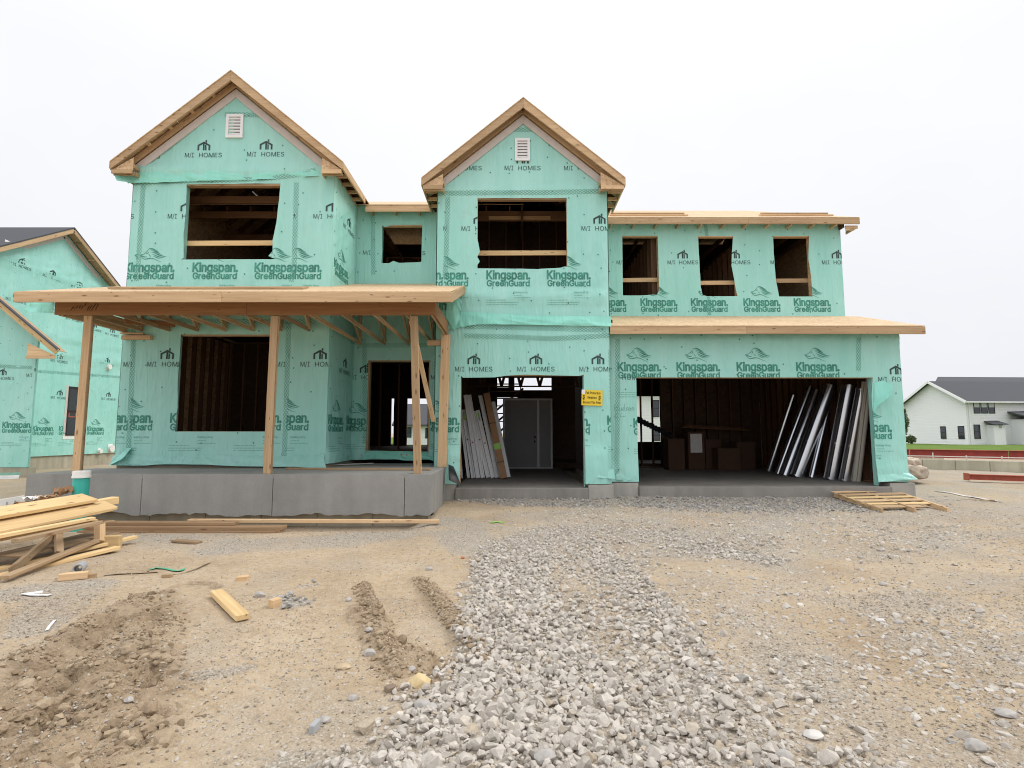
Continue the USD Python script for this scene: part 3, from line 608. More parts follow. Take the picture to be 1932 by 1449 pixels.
drape([p3(828, 588, BY, .055), p3(900, 590, BY, .05), p3(1000, 596, BY, .05), p3(1152, 598, BY, .045)], [p3(830, 626, BY, .06), p3(900, 613, BY, .05), p3(1000, 614, BY, .05), p3(1152, 617, BY, .045)], .030, 5, 60, 12)
drape([p3(850, 540, BY, .25), p3(846, 560, BY, .12), p3(842, 600, BY, .10)], [p3(872, 570, BY, .02), p3(870, 600, BY, .05), p3(858, 626, BY, .06)], .05, 6, 16, 10)
drape([P(60, 571, 9.9), P(104, 570, 9.9)], [P(48, 590, 9.95), P(105, 592, 9.9)], .05, 7, 14, 8)
drape([p3(1648, 722, GAY, .03), p3(1662, 718, GAY, .10), p3(1672, 728, GAY, .2)], [p3(1646, 780, GAY, .03), p3(1652, 765, GAY, .1), p3(1666, 748, GAY, .24)], .03, 8, 12, 10)
drape([p3(243, 845, LY, .02), p3(252, 845, LY, .03)], [p3(214, 878, LY, .05), p3(246, 866, LY, .16)], .06, 9, 12, 10)
drape([p3(218, 858, LY, .03), p3(340, 856, LY, .02), p3(500, 856, LY, .02), p3(612, 856, LY, .02)], [p3(216, 877, LY, .10), p3(340, 876, LY, .05), p3(500, 878, LY, .12), p3(622, 882, LY, .2)], .05, 10, 70, 8, mat='wrap', hem=.04)
drape([p3(690, 850, RY, .02), p3(820, 852, RY, .02)], [p3(688, 866, RY, .10), p3(826, 868, RY, .15)], .06, 12, 20, 8, hem=.05)
drape([p3(1653, 893, GAY, .03), p3(1712, 890, GAY, .03)], [p3(1651, 909, GAY, .05), p3(1722, 903, GAY, .10)], .04, 13, 18, 8, mat='wrap')
drape([p3(1106, 885, BY, .03), p3(1157, 885, BY, .03)], [p3(1104, 899, BY, .05), p3(1160, 903, BY, .05)], .03, 14, 14, 6, mat='wrap')
drape([p3(1160, 885, GAY, .03), p3(1199, 886, GAY, .03)], [p3(1161, 905, GAY, .04), p3(1200, 905, GAY, .04)], .025, 15, 14, 6, mat='wrap')

# concrete: the porch in cast sections, its footing, garage slabs and piers
PYF = 9.75
cuts = [-8.83, -6.72, -4.34, -1.95, -1.47]
for a, b in zip(cuts[:-1], cuts[1:]):
    n = int((b - a) / .06) + 2; xs = np.linspace(a + .006, b - .006, n)
    zs = .055 + .065 * (meshkit.noise(np.column_stack([xs * 2.5, xs * 0, xs * 0 + 4])) - .5) + .045 * (meshkit.noise(np.column_stack([xs * 11, xs * 0, xs * 0 + 9])) - .5)
    zs += .03 * np.clip((-xs - 6.8), 0, 1)
    obj('porch_section', prism(Polygon([(xs[0], .772)] + list(zip(xs, zs)) + [(xs[-1], .772)]), -.5, 0, front(PYF)), 'concrete', H)
    obj('porch_section', MB().box((a + .012, PYF + .012, .1), (b - .012, PYF + .1, .77)).out(), 'concrete', H)
obj('porch_slab', MB().box((cuts[0], PYF + .004, .69), (cuts[-1] - .002, LY - .16, .778), .012).box((LX1 - .3, LY - .17, .69), (cuts[-1] - .004, RY - .02, .777), .012).out(), 'concrete', H)
obj('porch_end_wall', MB().box((cuts[-1] - .25, PYF + .45, .0), (cuts[-1] - .003, BY - .02, .765), .01).out(), 'concrete', H)
obj('porch_end_wall', MB().box((cuts[0] + .003, PYF + .45, .0), (cuts[0] + .25, LY, .765), .01).out(), 'concrete', H)
for k in range(7):
    x0 = -8.75 + k * 1.03
    obj('footing_section', MB().box((x0 + .004, 9.97, -.5), (x0 + 1.026, 10.25, .2), .006).out(), 'foundation', H)
obj('foundation_wall', MB().box((LX0 + .02, LY + .03, -.4), (LX1, 22, .835)).out(), 'foundation', H)
obj('foundation_wall', MB().box((BX0 + .02, 12.45, -.4), (GX1 - .02, 22, .19)).out(), 'foundation', H)
obj('foundation_pier', MB().box((BX0, BY - .07, -.4), (D_B[0] - .10, BY + .3, .42), .012).out(), 'pier_concrete', H)
obj('foundation_pier', MB().box((D_B[2] + .06, BY - .08, -.4), (BX1 + .03, BY + .3, .385), .012).out(), 'pier_concrete', H)
obj('foundation_pier', MB().box((BX1 + .033, GAY - .07, -.4), (D_G[0] - .01, GAY + .3, .40), .012).out(), 'pier_concrete', H)
obj('foundation_pier', MB().box((D_G[2] + .2, GAY - .09, -.4), (GX1 + .1, GAY + .3, .40), .012).out(), 'pier_concrete', H)
obj('garage_slab', MB().box((D_B[0] - .095, BY - .14, -.1), (D_B[2] + .055, 18.9, .318), .012).out(), 'garage_floor', H)
obj('garage_slab', MB().box((D_G[0] - .005, GAY - .16, -.1), (D_G[2] + .195, GAY + .4, .322), .012).out(), 'garage_floor', H)
obj('garage_slab', MB().box((BX1 + .02, GAY + .405, -.1), (GX1 - .1, 18.9, .321)).out(), 'garage_floor', H)
obj('sill_plate', MB().box((D_B[2] + .02, BY - .015, .387), (BX1, BY + .13, .43)).out(), 'pine', H)

# gables: rake boards, frieze, lookouts, eave returns, roof panels, vents
def quad_panel(q, th=.014, mat='roof_osb', name='roof_panel', gap=.003, rows=1, cols=1):
    q = np.array(q, float)                                            # a-b along the eave, d-c along the ridge
    nrm = np.cross(q[1] - q[0], q[3] - q[0]); nrm /= np.linalg.norm(nrm)
    if nrm[2] < 0: nrm = -nrm
    bil = lambda s, t: q[0] * (1 - s) * (1 - t) + q[1] * s * (1 - t) + q[2] * s * t + q[3] * (1 - s) * t
    ga, gb = gap / np.linalg.norm(q[1] - q[0]), gap / np.linalg.norm(q[3] - q[0])
    for r in range(rows):
        offs = .5 / cols * (r % 2)
        es = [0] + [min(1, (k + 1) / cols - offs) for k in range(cols)] + ([1] if offs else [])
        for a, b in zip(es[:-1], es[1:]):
            if b - a < .02: continue
            t0, t1 = r / rows, (r + 1) / rows
            c = np.array([bil(a + ga, t0 + gb), bil(b - ga, t0 + gb), bil(b - ga, t1 - gb), bil(a + ga, t1 - gb)])
            v = np.vstack([c, c - nrm * th])
            f = np.array([[0, 1, 2], [0, 2, 3], [4, 6, 5], [4, 7, 6], [0, 4, 5], [0, 5, 1], [1, 5, 6], [1, 6, 2], [2, 6, 7], [2, 7, 3], [3, 7, 4], [3, 4, 0]])
            m = trimesh.Trimesh(v, f, process=False); m.fix_normals()
            obj(name, m, mat, H)
def gable(xc, za, half, y0, ywall, yback, xw0, xw1, eave_back):
    zE = za - SL * half
    cs = 1 / math.hypot(1, SL)
    for s in (-1, 1):
        e, a = np.array([xc + s * half, y0, zE]), np.array([xc, y0, za])
        d = (e - a) / np.linalg.norm(e - a); nrm = np.array([-d[2] * s, 0, d[0] * s]); nrm = nrm if nrm[2] > 0 else -nrm
        # rake board: plumb cut at the ridge
        H_ = .175 / cs
        poly = Polygon([(s * .002, za - .018), (s * half, zE - .018), (s * half, zE - .155), (s * (half - .03), zE - .165), (s * .002, za - .018 - H_)])
        obj('rake_board', prism(affinity.translate(poly, xc, 0), 0, .04, lambda u, v, dd=0., y=y0: np.column_stack([u, np.full(len(u), y + .04) - dd, v])), 'pine_x', H)
        # frieze along the wall under the roof
        top, hh = za - .29, .20
        fx = (xw1 - xc) if s > 0 else (xc - xw0)
        fp = Polygon([(s * .001, top), (s * fx, top - SL * fx), (s * fx, top - SL * fx - hh), (s * .001, top - hh)])
        obj('frieze_board', prism(affinity.translate(fp, xc, 0), 0, .028, front(ywall - .03)), 'dirty_white', H)
        for t in (.2, .38, .56, .74):
            c = a + (e - a) * t - nrm * .06
            lumber('lookout', c + [0, .045, 0], c + [0, ywall - y0 - .045, 0], .085, .036, 'pine', H, up=nrm)
        lumber('sub_rake', np.array([xc + s * .02, ywall - .05, za - .17]), np.array([xc + s * (half - .25), ywall - .05, za - .17 - SL * (half - .27)]), .036, .13, 'pine', H)
        quad_panel([(xc + s * half, y0 - .015, zE), (xc + s * half, yback, zE), (xc, yback, za), (xc, y0 - .015, za)], rows=2, cols=3)
        # rafters inside
        for yk in np.arange(ywall + .75, yback, .61):
            lumber('rafter', (xc, yk, za - .12), (xc + s * (half - .05), yk, zE - .06), .038, .14, 'inside_wood', H)
        # eave fascia running back, soffit lookouts
        yb = eave_back if s > 0 or eave_back < 13.5 else yback
        lumber('eave_fascia', (xc + s * (half - .012), y0 + .041, zE - .095), (xc + s * (half - .012), yb, zE - .095), .036, .16, 'pine', H)
        xw = xw1 if s > 0 else xw0
        for yk in np.arange(ywall + .1, yb - .05, .4):
            lumber('soffit_lookout', (xw, yk, zE - .14), (xc + s * (half - .035), yk, zE - .14), .038, .085, 'pine', H)
        # boxed eave return
        xe, xi = xc + s * (half - .03), xw - s * .18
        if s < 0: xi = xw + .15
        zi = zE - .165 + SL * abs(xe - xi) * .72
        tri = Polygon([(xe, zE - .168), (xi, zE - .168), (xi, zi)])
        obj('return_panel', prism(tri, 0, .012, front(y0 + .055)), 'osb', H)
        zb = zE - .172
        lumber('return_block', (xe - s * .01, y0 + .03, zb - .045), (xi, y0 + .03, zb - .045), .036, .088, 'pine', H)
        lumber('return_block', (xe - s * .01, y0 + .10, zb - .058), (xi, y0 + .10, zb - .058), .036, .088, 'pine', H)
        lumber('return_block', (xi, y0 + .06, zb + .10), (xi, ywall - .02, zb + .10), .036, .088, 'pine', H)
        lumber('return_block', (xi, y0 + .125, zb - .05), (xi, ywall - .02, zb - .05), .036, .088, 'pine', H)
wood('pine_x', (.46, .305, .17), (.63, .455, .28), knots=.09)
gable(LXC, APL, 2.58, 11.2, LY, 18.6, LX0, LX1, 12.98)
gable(BXC, APB, 2.33, 11.6, BY, 18.6, BX0, BX1, 13.2)
flat('black_mark', (.02, .018, .016), .7)
flat('vent_dark', (.16, .16, .16), .8)
def gvent(x0, x1, z0, z1, Y):
    v = thing('gable_vent', parent=H)
    obj('vent_frame', prism(sbox(x0, z0, x1, z1).difference(sbox(x0 + .06, z0 + .06, x1 - .06, z1 - .06)), 0, .04, front(Y - .02)), 'white_vinyl', v)
    n = 6; h = (z1 - z0 - .12) / n
    for k in range(n):
        zz = z0 + .06 + h * (k + .5)
        obj('louvre', MB().bar((x0 + .06, Y - .035, zz), (x1 - .06, Y - .035, zz), .012, h * .80, 0, up=(0, .35, .94)).out(), 'white_vinyl', v)
    obj('vent_back', MB().box((x0 + .05, Y - .028, z0 + .05), (x1 - .05, Y - .022, z1 - .05)).out(), 'vent_dark', v)
gvent(-6.50, -6.11, 8.19, 8.75, LY); gvent(.07, .42, 7.86, 8.41, BY)

# main roof over the recess and over the right wing; lower garage roof
SM = .46
for x0, x1, y0, z0 in ((-8.9, .3, 13.0, 7.31), (-.3, 9.40, 13.87, 7.34)):
    zr = z0 + SM * (20.5 - y0)
    quad_panel([(x0, y0, z0), (x1, y0, z0), (x1, 20.5, zr), (x0, 20.5, zr)], rows=6, cols=max(2, int((x1 - x0) / 2.4 + .5)))
    quad_panel([(x0, 27, z0), (x1, 27, z0), (x1, 20.5, zr), (x0, 20.5, zr)], rows=1, cols=1)
    for xk in np.arange(x0 + .3, x1, .61):
        lumber('rafter', (xk, y0 + .25, z0 + .115 - .12), (xk, 20.3, zr - .092 - .12), .038, .14, 'inside_wood', H)
obj('gable_end', prism(Polygon([(13.2, 7.1), (13.2, 7.36), (20.5, 10.62), (26, 8.1), (26, 7.1)]), -.05, 0, side(LX0)), 'inside_osb', H)
obj('gable_end', prism(Polygon([(14.0, 7.1), (14.0, 7.34), (20.5, 10.30), (26, 7.75), (26, 7.1)]), -.05, 0, side(UX1)), 'inside_osb', H)
obj('gable_end', prism(Polygon([(13.1, 6.9), (13.1, 7.32), (20.5, 10.70), (20.5, 6.9)]), -.05, 0, side(.28)), 'inside_osb', H)
lumber('eave_fascia', (-3.73, 13.02, 7.205), (-2.07, 13.02, 7.205), .036, .165, 'pine', H)
lumber('eave_fascia', (2.58, 13.885, 7.235), (6.4, 13.885, 7.235), .036, .165, 'pine', H)
lumber('eave_fascia', (6.402, 13.885, 7.235), (9.41, 13.885, 7.235), .036, .165, 'pine', H)
lumber('rake_board', (9.395, 13.9, 7.25), (9.395, 20.5, 7.25 + SM * 6.6), .036, .165, 'pine', H)
lumber('return_block', (9.05, 13.95, 7.09), (9.39, 13.95, 7.09), .036, .085, 'pine', H); lumber('return_block', (9.36, 13.97, 7.10), (9.36, 14.4, 7.10), .036, .085, 'pine', H)
lumber('return_block', (9.07, 13.97, 7.02), (9.30, 13.97, 7.02), .036, .036, 'bright_pine', H)
for xk in np.arange(-3.6, -1.8, .61): lumber('soffit_lookout', (xk, 13.04, 7.15), (xk, RY - .01, 7.15), .038, .085, 'pine', H)
for xk in np.arange(2.7, 9.2, .61): lumber('soffit_lookout', (xk, 13.91, 7.17), (xk, UY - .01, 7.17), .038, .085, 'pine', H)
gy0, gz0, gz1 = 11.83, 3.945, 4.69
quad_panel([(BX1 + .01, gy0, gz0), (9.36, gy0, gz0), (9.36, UY - .005, gz1), (BX1 + .01, UY - .005, gz1)], rows=2, cols=3)
lumber('eave_fascia', (BX1 + .012, gy0 + .018, gz0 - .105), (5.3, gy0 + .018, gz0 - .105), .036, .175, 'pine_x', H)
lumber('eave_fascia', (5.302, gy0 + .018, gz0 - .105), (9.36, gy0 + .018, gz0 - .105), .036, .175, 'pine_x', H)
lumber('rake_board', (9.345, gy0 + .04, gz0 - .09), (9.345, UY + .2, gz1 - .03), .036, .15, 'pine', H)
for xk in np.arange(2.5, 9.2, .61):
    lumber('rafter', (xk, gy0 + .04, gz0 - .085), (xk, UY - .02, gz1 - .085), .038, .13, 'pine', H)

# porch roof
sp = .32; fy = 9.13
pz = lambda y: 4.0 + sp * (y - fy)
quad_panel([(-8.74, fy, pz(fy)), (-1.09, fy, pz(fy)), (-1.09, LY - .02, pz(LY - .02)), (-8.74, LY - .02, pz(LY - .02))], rows=2, cols=3)
quad_panel([(LX1 + .03, LY - .015, pz(LY - .015)), (-1.09, LY - .015, pz(LY - .015)), (-1.09, BY - .03, pz(BY - .03)), (LX1 + .03, BY - .03, pz(BY - .03))])
quad_panel([(LX1 + .03, BY - .025, pz(BY - .025)), (BX0 - .02, BY - .025, pz(BY - .025)), (BX0 - .02, RY - .02, pz(RY - .02)), (LX1 + .03, RY - .02, pz(RY - .02))])
for a, b in ((-8.76, -5.10), (-5.098, -1.07)):
    lumber('porch_fascia', (a, fy + .016, 3.90), (b, fy + .016, 3.90), .036, .18, 'pine_x', H)
lumber('porch_fascia', (-1.085, fy + .036, 3.895), (-1.085, BY - .03, pz(BY) - .10), .034, .17, 'pine', H)
lumber('porch_fascia', (-8.745, fy + .036, 3.895), (-8.745, LY, pz(LY) - .10), .034, .17, 'pine', H)
for a, b in ((-8.53, -4.95), (-4.948, -1.44)):
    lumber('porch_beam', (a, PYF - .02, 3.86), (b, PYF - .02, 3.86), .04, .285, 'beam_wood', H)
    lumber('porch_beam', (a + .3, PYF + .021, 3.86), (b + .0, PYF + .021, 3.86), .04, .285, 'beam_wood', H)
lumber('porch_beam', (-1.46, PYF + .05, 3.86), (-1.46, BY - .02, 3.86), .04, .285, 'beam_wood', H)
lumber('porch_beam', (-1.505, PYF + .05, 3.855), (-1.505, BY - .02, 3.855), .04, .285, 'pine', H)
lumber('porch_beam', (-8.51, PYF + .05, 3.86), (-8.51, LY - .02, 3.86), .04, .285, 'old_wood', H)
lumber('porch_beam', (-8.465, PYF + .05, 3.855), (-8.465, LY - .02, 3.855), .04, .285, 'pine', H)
for k, xk in enumerate(np.arange(-8.1, -1.7, .61)):
    yb = (LY if xk < LX1 + .05 else RY) - .03
    t = thing('porch_truss', parent=H)
    lumber('chord', (xk, fy + .04, pz(fy) - .075), (xk, yb, pz(yb) - .075), .038, .085, 'pine', t)
    lumber('chord', (xk, PYF + .05, 3.775), (xk, yb, 3.775), .038, .085, 'pine', t)
    lumber('web', (xk, yb - .05, 3.82), (xk, yb - .05, pz(yb) - .12), .038, .085, 'pine', t, up=(0, 1, 0))
    lumber('web', (xk + .039, yb - .1, 3.80), (xk + .039, (yb + PYF) / 2 + .1, pz((yb + PYF) / 2) - .1), .038, .085, 'pine', t)
def post(pa, pb, Y, w=.14, parts=2, X=None):
    top, bot = P(*pa, Y), P(*pb, Y)
    top[2] = min(top[2], 3.717); bot[2] = .779
    lumber('porch_post', bot - [0, .02, 0], top - [0, .02, 0], w, .038, 'pine', H, up=(0, 1, 0))
    if parts > 1: lumber('porch_post', bot + [.004, .02, 0], top + [.004, .02, 0], w, .038, 'pine', H, up=(0, 1, 0))
post((168.5, 596), (146, 884), 9.80, .145); post((519.5, 597), (505, 886), 9.80, .14); post((781, 597), (788, 888), 9.80, .13)
q0, q1 = P(834, 880, 11.72), P(841, 640, 11.72); q0[2] = .779; q1[2] = 3.715
lumber('porch_post', q0, q1, .20, .04, 'pine', H, up=(0, 1, 0)); lumber('porch_post', q0 + [0, .042, 0], q1 + [0, .042, 0], .20, .04, 'pine', H, up=(0, 1, 0))
lumber('brace', P(776, 605, 9.95), P(818, 795, 11.3), .038, .088, 'pine', H, up=(1, 0, 0))
ink = MB()
for k, (x0, y0, x1, y1) in enumerate([(134, 585, 138, 579), (138, 579, 141, 583), (143, 582, 147, 577), (149, 582, 152, 576), (153, 583, 157, 577), (164, 586, 169, 577), (168, 585, 174, 575), (172, 586, 177, 578), (176, 580, 182, 572), (180, 584, 186, 573), (160, 576, 163, 571)]):
    ink.bar(P(x0, y0, PYF - .0415), P(x1, y1, PYF - .0415), .003, .012, 0)
obj('handwriting', ink.out(), 'black_mark', H, kind='stuff')
lumber('ledger_block', P(231, 637, 11.42), P(286, 637, 11.42), .09, .09, 'pine', H); lumber('ledger_block', P(229, 629, 11.42), P(272, 630, 11.42), .09, .035, 'pine', H)
lumber('ledger_block', P(806, 647, 11.76), P(850, 647, 11.76), .05, .12, 'pine', H)
lumber('ledger_block', P(236, 606, 10.6), P(330, 612, 11.3), .06, .12, 'beam_wood', H)

# openings: headers, guard rails, turned-in film
def opening(o, Y, rail=None, header=True, ret='left', railmat='pine'):
    x0, z0, x1, z1 = o
    if header: lumber('header', (x0 - .02, Y + .055, z1 + .005), (x1 + .02, Y + .055, z1 + .005), .13, .06, 'pine', H)
    if ret: obj('turned_film', MB().box((x0 + .001, Y + .002, z0), (x0 + .010, Y + .145, z1 - .03)).out(), 'wrap', H)
    if rail: lumber('guard_rail', (x0 - .02, Y + .175, rail), (x1 + .02, Y + .175, rail + .01), .038, .115, railmat, H)
    lumber('rough_sill', (x0 - .01, Y + .075, z0 - .012), (x1 + .01, Y + .075, z0 - .012), .13, .038, 'pine', H)
opening(W_LU, LY, 5.80, railmat='bright_pine'); opening(W_LL, LY); opening(W_B, BY, 5.71, ret=None, railmat='bright_pine'); opening(W_R, RY)
opening(W_1, UY, 5.74, ret=None); opening(W_2, UY, 5.66, ret=None); opening(W_3, UY, 5.72, ret=None)
obj('turned_film', MB().box((D_G[2] - .012, GAY + .002, .33), (D_G[2] - .001, GAY + .15, D_G[3] - .01)).out(), 'wrap', H); obj('turned_film', MB().box((D_B[2] - .012, BY + .002, .33), (D_B[2] - .001, BY + .15, D_B[3] - .01)).out(), 'wrap', H)
for o, Y in ((D_B, BY), (D_G, GAY)): lumber('header', (o[0] - .02, Y + .075, o[3] + .012), (o[2] + .02, Y + .075, o[3] + .012), .13, .06, 'pine', H)
for x in (D_R[0] + .02, D_R[2] - .02): lumber('door_jamb', (x, RY + .07, D_R[1]), (x, RY + .07, D_R[3]), .04, .15, 'pine', H, up=(0, 1, 0))
lumber('header', (D_R[0], RY + .07, D_R[3]), (D_R[2], RY + .07, D_R[3]), .15, .06, 'pine', H); lumber('door_sill', (D_R[0] - .1, RY - .02, .98), (D_R[2] + .1, RY - .02, .98), .14, .05, 'pine', H)

# inside: decks, stud walls, floor trusses, stairs, back wall
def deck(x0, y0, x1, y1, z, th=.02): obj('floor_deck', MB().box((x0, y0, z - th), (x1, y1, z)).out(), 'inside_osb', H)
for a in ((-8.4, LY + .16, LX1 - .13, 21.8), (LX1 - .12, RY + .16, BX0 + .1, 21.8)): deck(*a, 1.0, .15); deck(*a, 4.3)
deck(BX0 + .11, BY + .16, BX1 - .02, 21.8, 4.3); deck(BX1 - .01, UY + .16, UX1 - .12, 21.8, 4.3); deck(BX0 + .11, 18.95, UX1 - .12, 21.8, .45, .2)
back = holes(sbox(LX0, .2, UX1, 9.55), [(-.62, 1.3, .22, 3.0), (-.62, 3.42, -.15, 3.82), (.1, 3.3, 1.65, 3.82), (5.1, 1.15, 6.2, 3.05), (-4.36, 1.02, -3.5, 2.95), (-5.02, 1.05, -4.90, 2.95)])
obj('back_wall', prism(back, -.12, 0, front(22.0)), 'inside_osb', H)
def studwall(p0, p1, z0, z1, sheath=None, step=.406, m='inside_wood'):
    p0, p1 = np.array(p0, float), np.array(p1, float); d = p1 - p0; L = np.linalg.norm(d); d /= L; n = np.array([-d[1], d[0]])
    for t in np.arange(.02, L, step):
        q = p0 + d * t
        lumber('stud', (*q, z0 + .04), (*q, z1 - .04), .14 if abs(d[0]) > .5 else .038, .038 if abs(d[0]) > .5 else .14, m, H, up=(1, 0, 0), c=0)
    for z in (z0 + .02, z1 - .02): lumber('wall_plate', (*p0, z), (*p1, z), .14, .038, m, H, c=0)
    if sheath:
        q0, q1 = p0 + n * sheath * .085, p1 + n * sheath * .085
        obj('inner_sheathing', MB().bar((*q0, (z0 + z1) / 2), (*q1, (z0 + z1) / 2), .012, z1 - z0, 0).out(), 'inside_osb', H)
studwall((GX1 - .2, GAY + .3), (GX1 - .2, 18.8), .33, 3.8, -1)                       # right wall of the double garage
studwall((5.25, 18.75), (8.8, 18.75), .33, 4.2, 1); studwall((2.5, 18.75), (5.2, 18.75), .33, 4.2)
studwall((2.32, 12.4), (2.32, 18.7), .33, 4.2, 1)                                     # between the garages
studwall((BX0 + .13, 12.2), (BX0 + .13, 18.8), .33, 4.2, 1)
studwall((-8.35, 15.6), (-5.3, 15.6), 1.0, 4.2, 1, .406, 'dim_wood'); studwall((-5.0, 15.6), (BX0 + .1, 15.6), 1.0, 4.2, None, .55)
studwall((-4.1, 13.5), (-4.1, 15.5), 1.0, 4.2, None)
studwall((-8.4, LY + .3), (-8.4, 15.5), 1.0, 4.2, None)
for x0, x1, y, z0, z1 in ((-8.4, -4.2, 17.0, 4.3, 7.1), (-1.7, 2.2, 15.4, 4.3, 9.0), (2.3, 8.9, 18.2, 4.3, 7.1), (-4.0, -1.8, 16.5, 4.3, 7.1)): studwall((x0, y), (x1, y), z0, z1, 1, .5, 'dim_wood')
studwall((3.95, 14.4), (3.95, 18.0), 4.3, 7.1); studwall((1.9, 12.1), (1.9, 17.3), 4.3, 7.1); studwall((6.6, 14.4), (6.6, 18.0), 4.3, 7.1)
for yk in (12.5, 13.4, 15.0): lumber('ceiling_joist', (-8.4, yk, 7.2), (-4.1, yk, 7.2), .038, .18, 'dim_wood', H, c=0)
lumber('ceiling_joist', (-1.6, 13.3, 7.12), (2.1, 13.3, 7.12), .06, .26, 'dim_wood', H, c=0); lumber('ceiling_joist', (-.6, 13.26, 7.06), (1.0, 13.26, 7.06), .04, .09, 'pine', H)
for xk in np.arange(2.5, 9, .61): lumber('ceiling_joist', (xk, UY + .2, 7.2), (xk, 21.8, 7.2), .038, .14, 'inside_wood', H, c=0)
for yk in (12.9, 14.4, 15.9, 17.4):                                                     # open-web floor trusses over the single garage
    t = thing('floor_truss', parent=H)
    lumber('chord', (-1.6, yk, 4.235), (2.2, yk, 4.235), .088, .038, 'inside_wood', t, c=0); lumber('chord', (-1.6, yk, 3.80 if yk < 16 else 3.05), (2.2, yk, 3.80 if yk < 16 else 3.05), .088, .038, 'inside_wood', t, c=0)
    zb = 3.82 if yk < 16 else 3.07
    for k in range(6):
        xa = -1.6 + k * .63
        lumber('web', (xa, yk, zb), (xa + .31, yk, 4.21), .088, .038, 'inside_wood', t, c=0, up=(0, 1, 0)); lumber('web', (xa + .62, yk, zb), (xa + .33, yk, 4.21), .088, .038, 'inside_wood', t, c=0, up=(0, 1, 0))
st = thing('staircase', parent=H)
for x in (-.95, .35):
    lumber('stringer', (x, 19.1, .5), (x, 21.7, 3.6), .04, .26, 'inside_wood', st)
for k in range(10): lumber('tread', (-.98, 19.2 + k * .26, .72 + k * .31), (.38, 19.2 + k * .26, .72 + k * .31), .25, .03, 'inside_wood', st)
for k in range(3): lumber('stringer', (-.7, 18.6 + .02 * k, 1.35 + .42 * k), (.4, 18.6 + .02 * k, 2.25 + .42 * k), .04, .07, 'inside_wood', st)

# ------------------------------------------------------------------ sign and things in the garages
flat('sign_yellow', (.72, .52, .035), .45, noise=.05); flat('sign_ink', (.05, .035, .01), .6); flat('paper_white', (.72, .72, .72), .6)
flat('trim_white', (.86, .87, .88), .4, noise=.03); flat('cardboard', (.33, .19, .10), .8, noise=.15); flat('label_green', (.30, .58, .12), .5); flat('label_red', (.5, .03, .07), .5)
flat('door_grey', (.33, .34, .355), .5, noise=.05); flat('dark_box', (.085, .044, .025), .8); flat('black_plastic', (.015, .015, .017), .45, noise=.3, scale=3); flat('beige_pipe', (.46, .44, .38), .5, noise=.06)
mat('tin', {'tc': ('texture_coordinate', {}), 'm': ('mapping', {'scale': (.4, 9, 9)}), 'n': ('noise_texture', {'scale': 2.0, 'detail': 4.0}), 'r': ('map_range', {'clamp': True, 'to_min': .16, 'to_max': .36}), 'b': ('bump', {'strength': .12, 'distance': .01}),
            'p': ('principled_bsdf', {'metallic': 1.0, 'base_color': (.66, .69, .74)})},
    [('tc.object', 'm.vector'), ('m.vector', 'n.vector'), ('n.fac', 'r.value'), ('r.result', 'p.roughness'), ('n.fac', 'b.height'), ('b.normal', 'p.normal')])
s0 = P(1117, 750.5, BY - .04)
sgn = thing('warning_sign', 'yellow fall protection sign pinned beside the single garage opening', 'sign', s0)
sw, sh = .235, .175
def tilt(fr_d): 
    a = math.radians(-2.5)
    return lambda u, v, d=0.: np.column_stack([u * math.cos(a) - v * math.sin(a), np.full(len(u), -fr_d) - d, u * math.sin(a) + v * math.cos(a)])
def signflat(name, g, m, d, sub=.08):
    vs, fs, n = [], [], 0
    for p in polys(g):
        v, f = earcut(p); vs.append(v); fs.append(f + n); n += len(v)
    v, f = np.vstack(vs), np.vstack(fs)
    obj(name, (tilt(d)(v[:, 0], v[:, 1]), f), m, sgn)
obj('sign_board', prism(sbox(-sw, -sh, sw, sh), 0, .006, tilt(0)), 'sign_yellow', sgn)
signflat('sign_text', unary_union([affinity.translate(words_shape('Fall Protection', .052, .33, True, .1), .02, .085), affinity.translate(words_shape('Required', .052, .20, True, .1), .0, -.02), affinity.translate(words_shape('Beyond This Point', .052, .40, True, .1), .0, -.13)]), 'sign_ink', .009)
signflat('sign_corner', sbox(-sw, sh - .10, -sw + .07, sh), 'paper_white', .008)
for k, x in enumerate((-.185, .17)):
    g = unary_union([sbox(x - .022, -.05, x + .022, .05)]).difference(unary_union([sbox(x - .010, .012, x + .016, .032), sbox(x - .016, -.012, x + .004, 0), sbox(x + .002, -.04, x + .022, -.022)]))
    signflat('pictogram', g, 'sign_ink', .009)

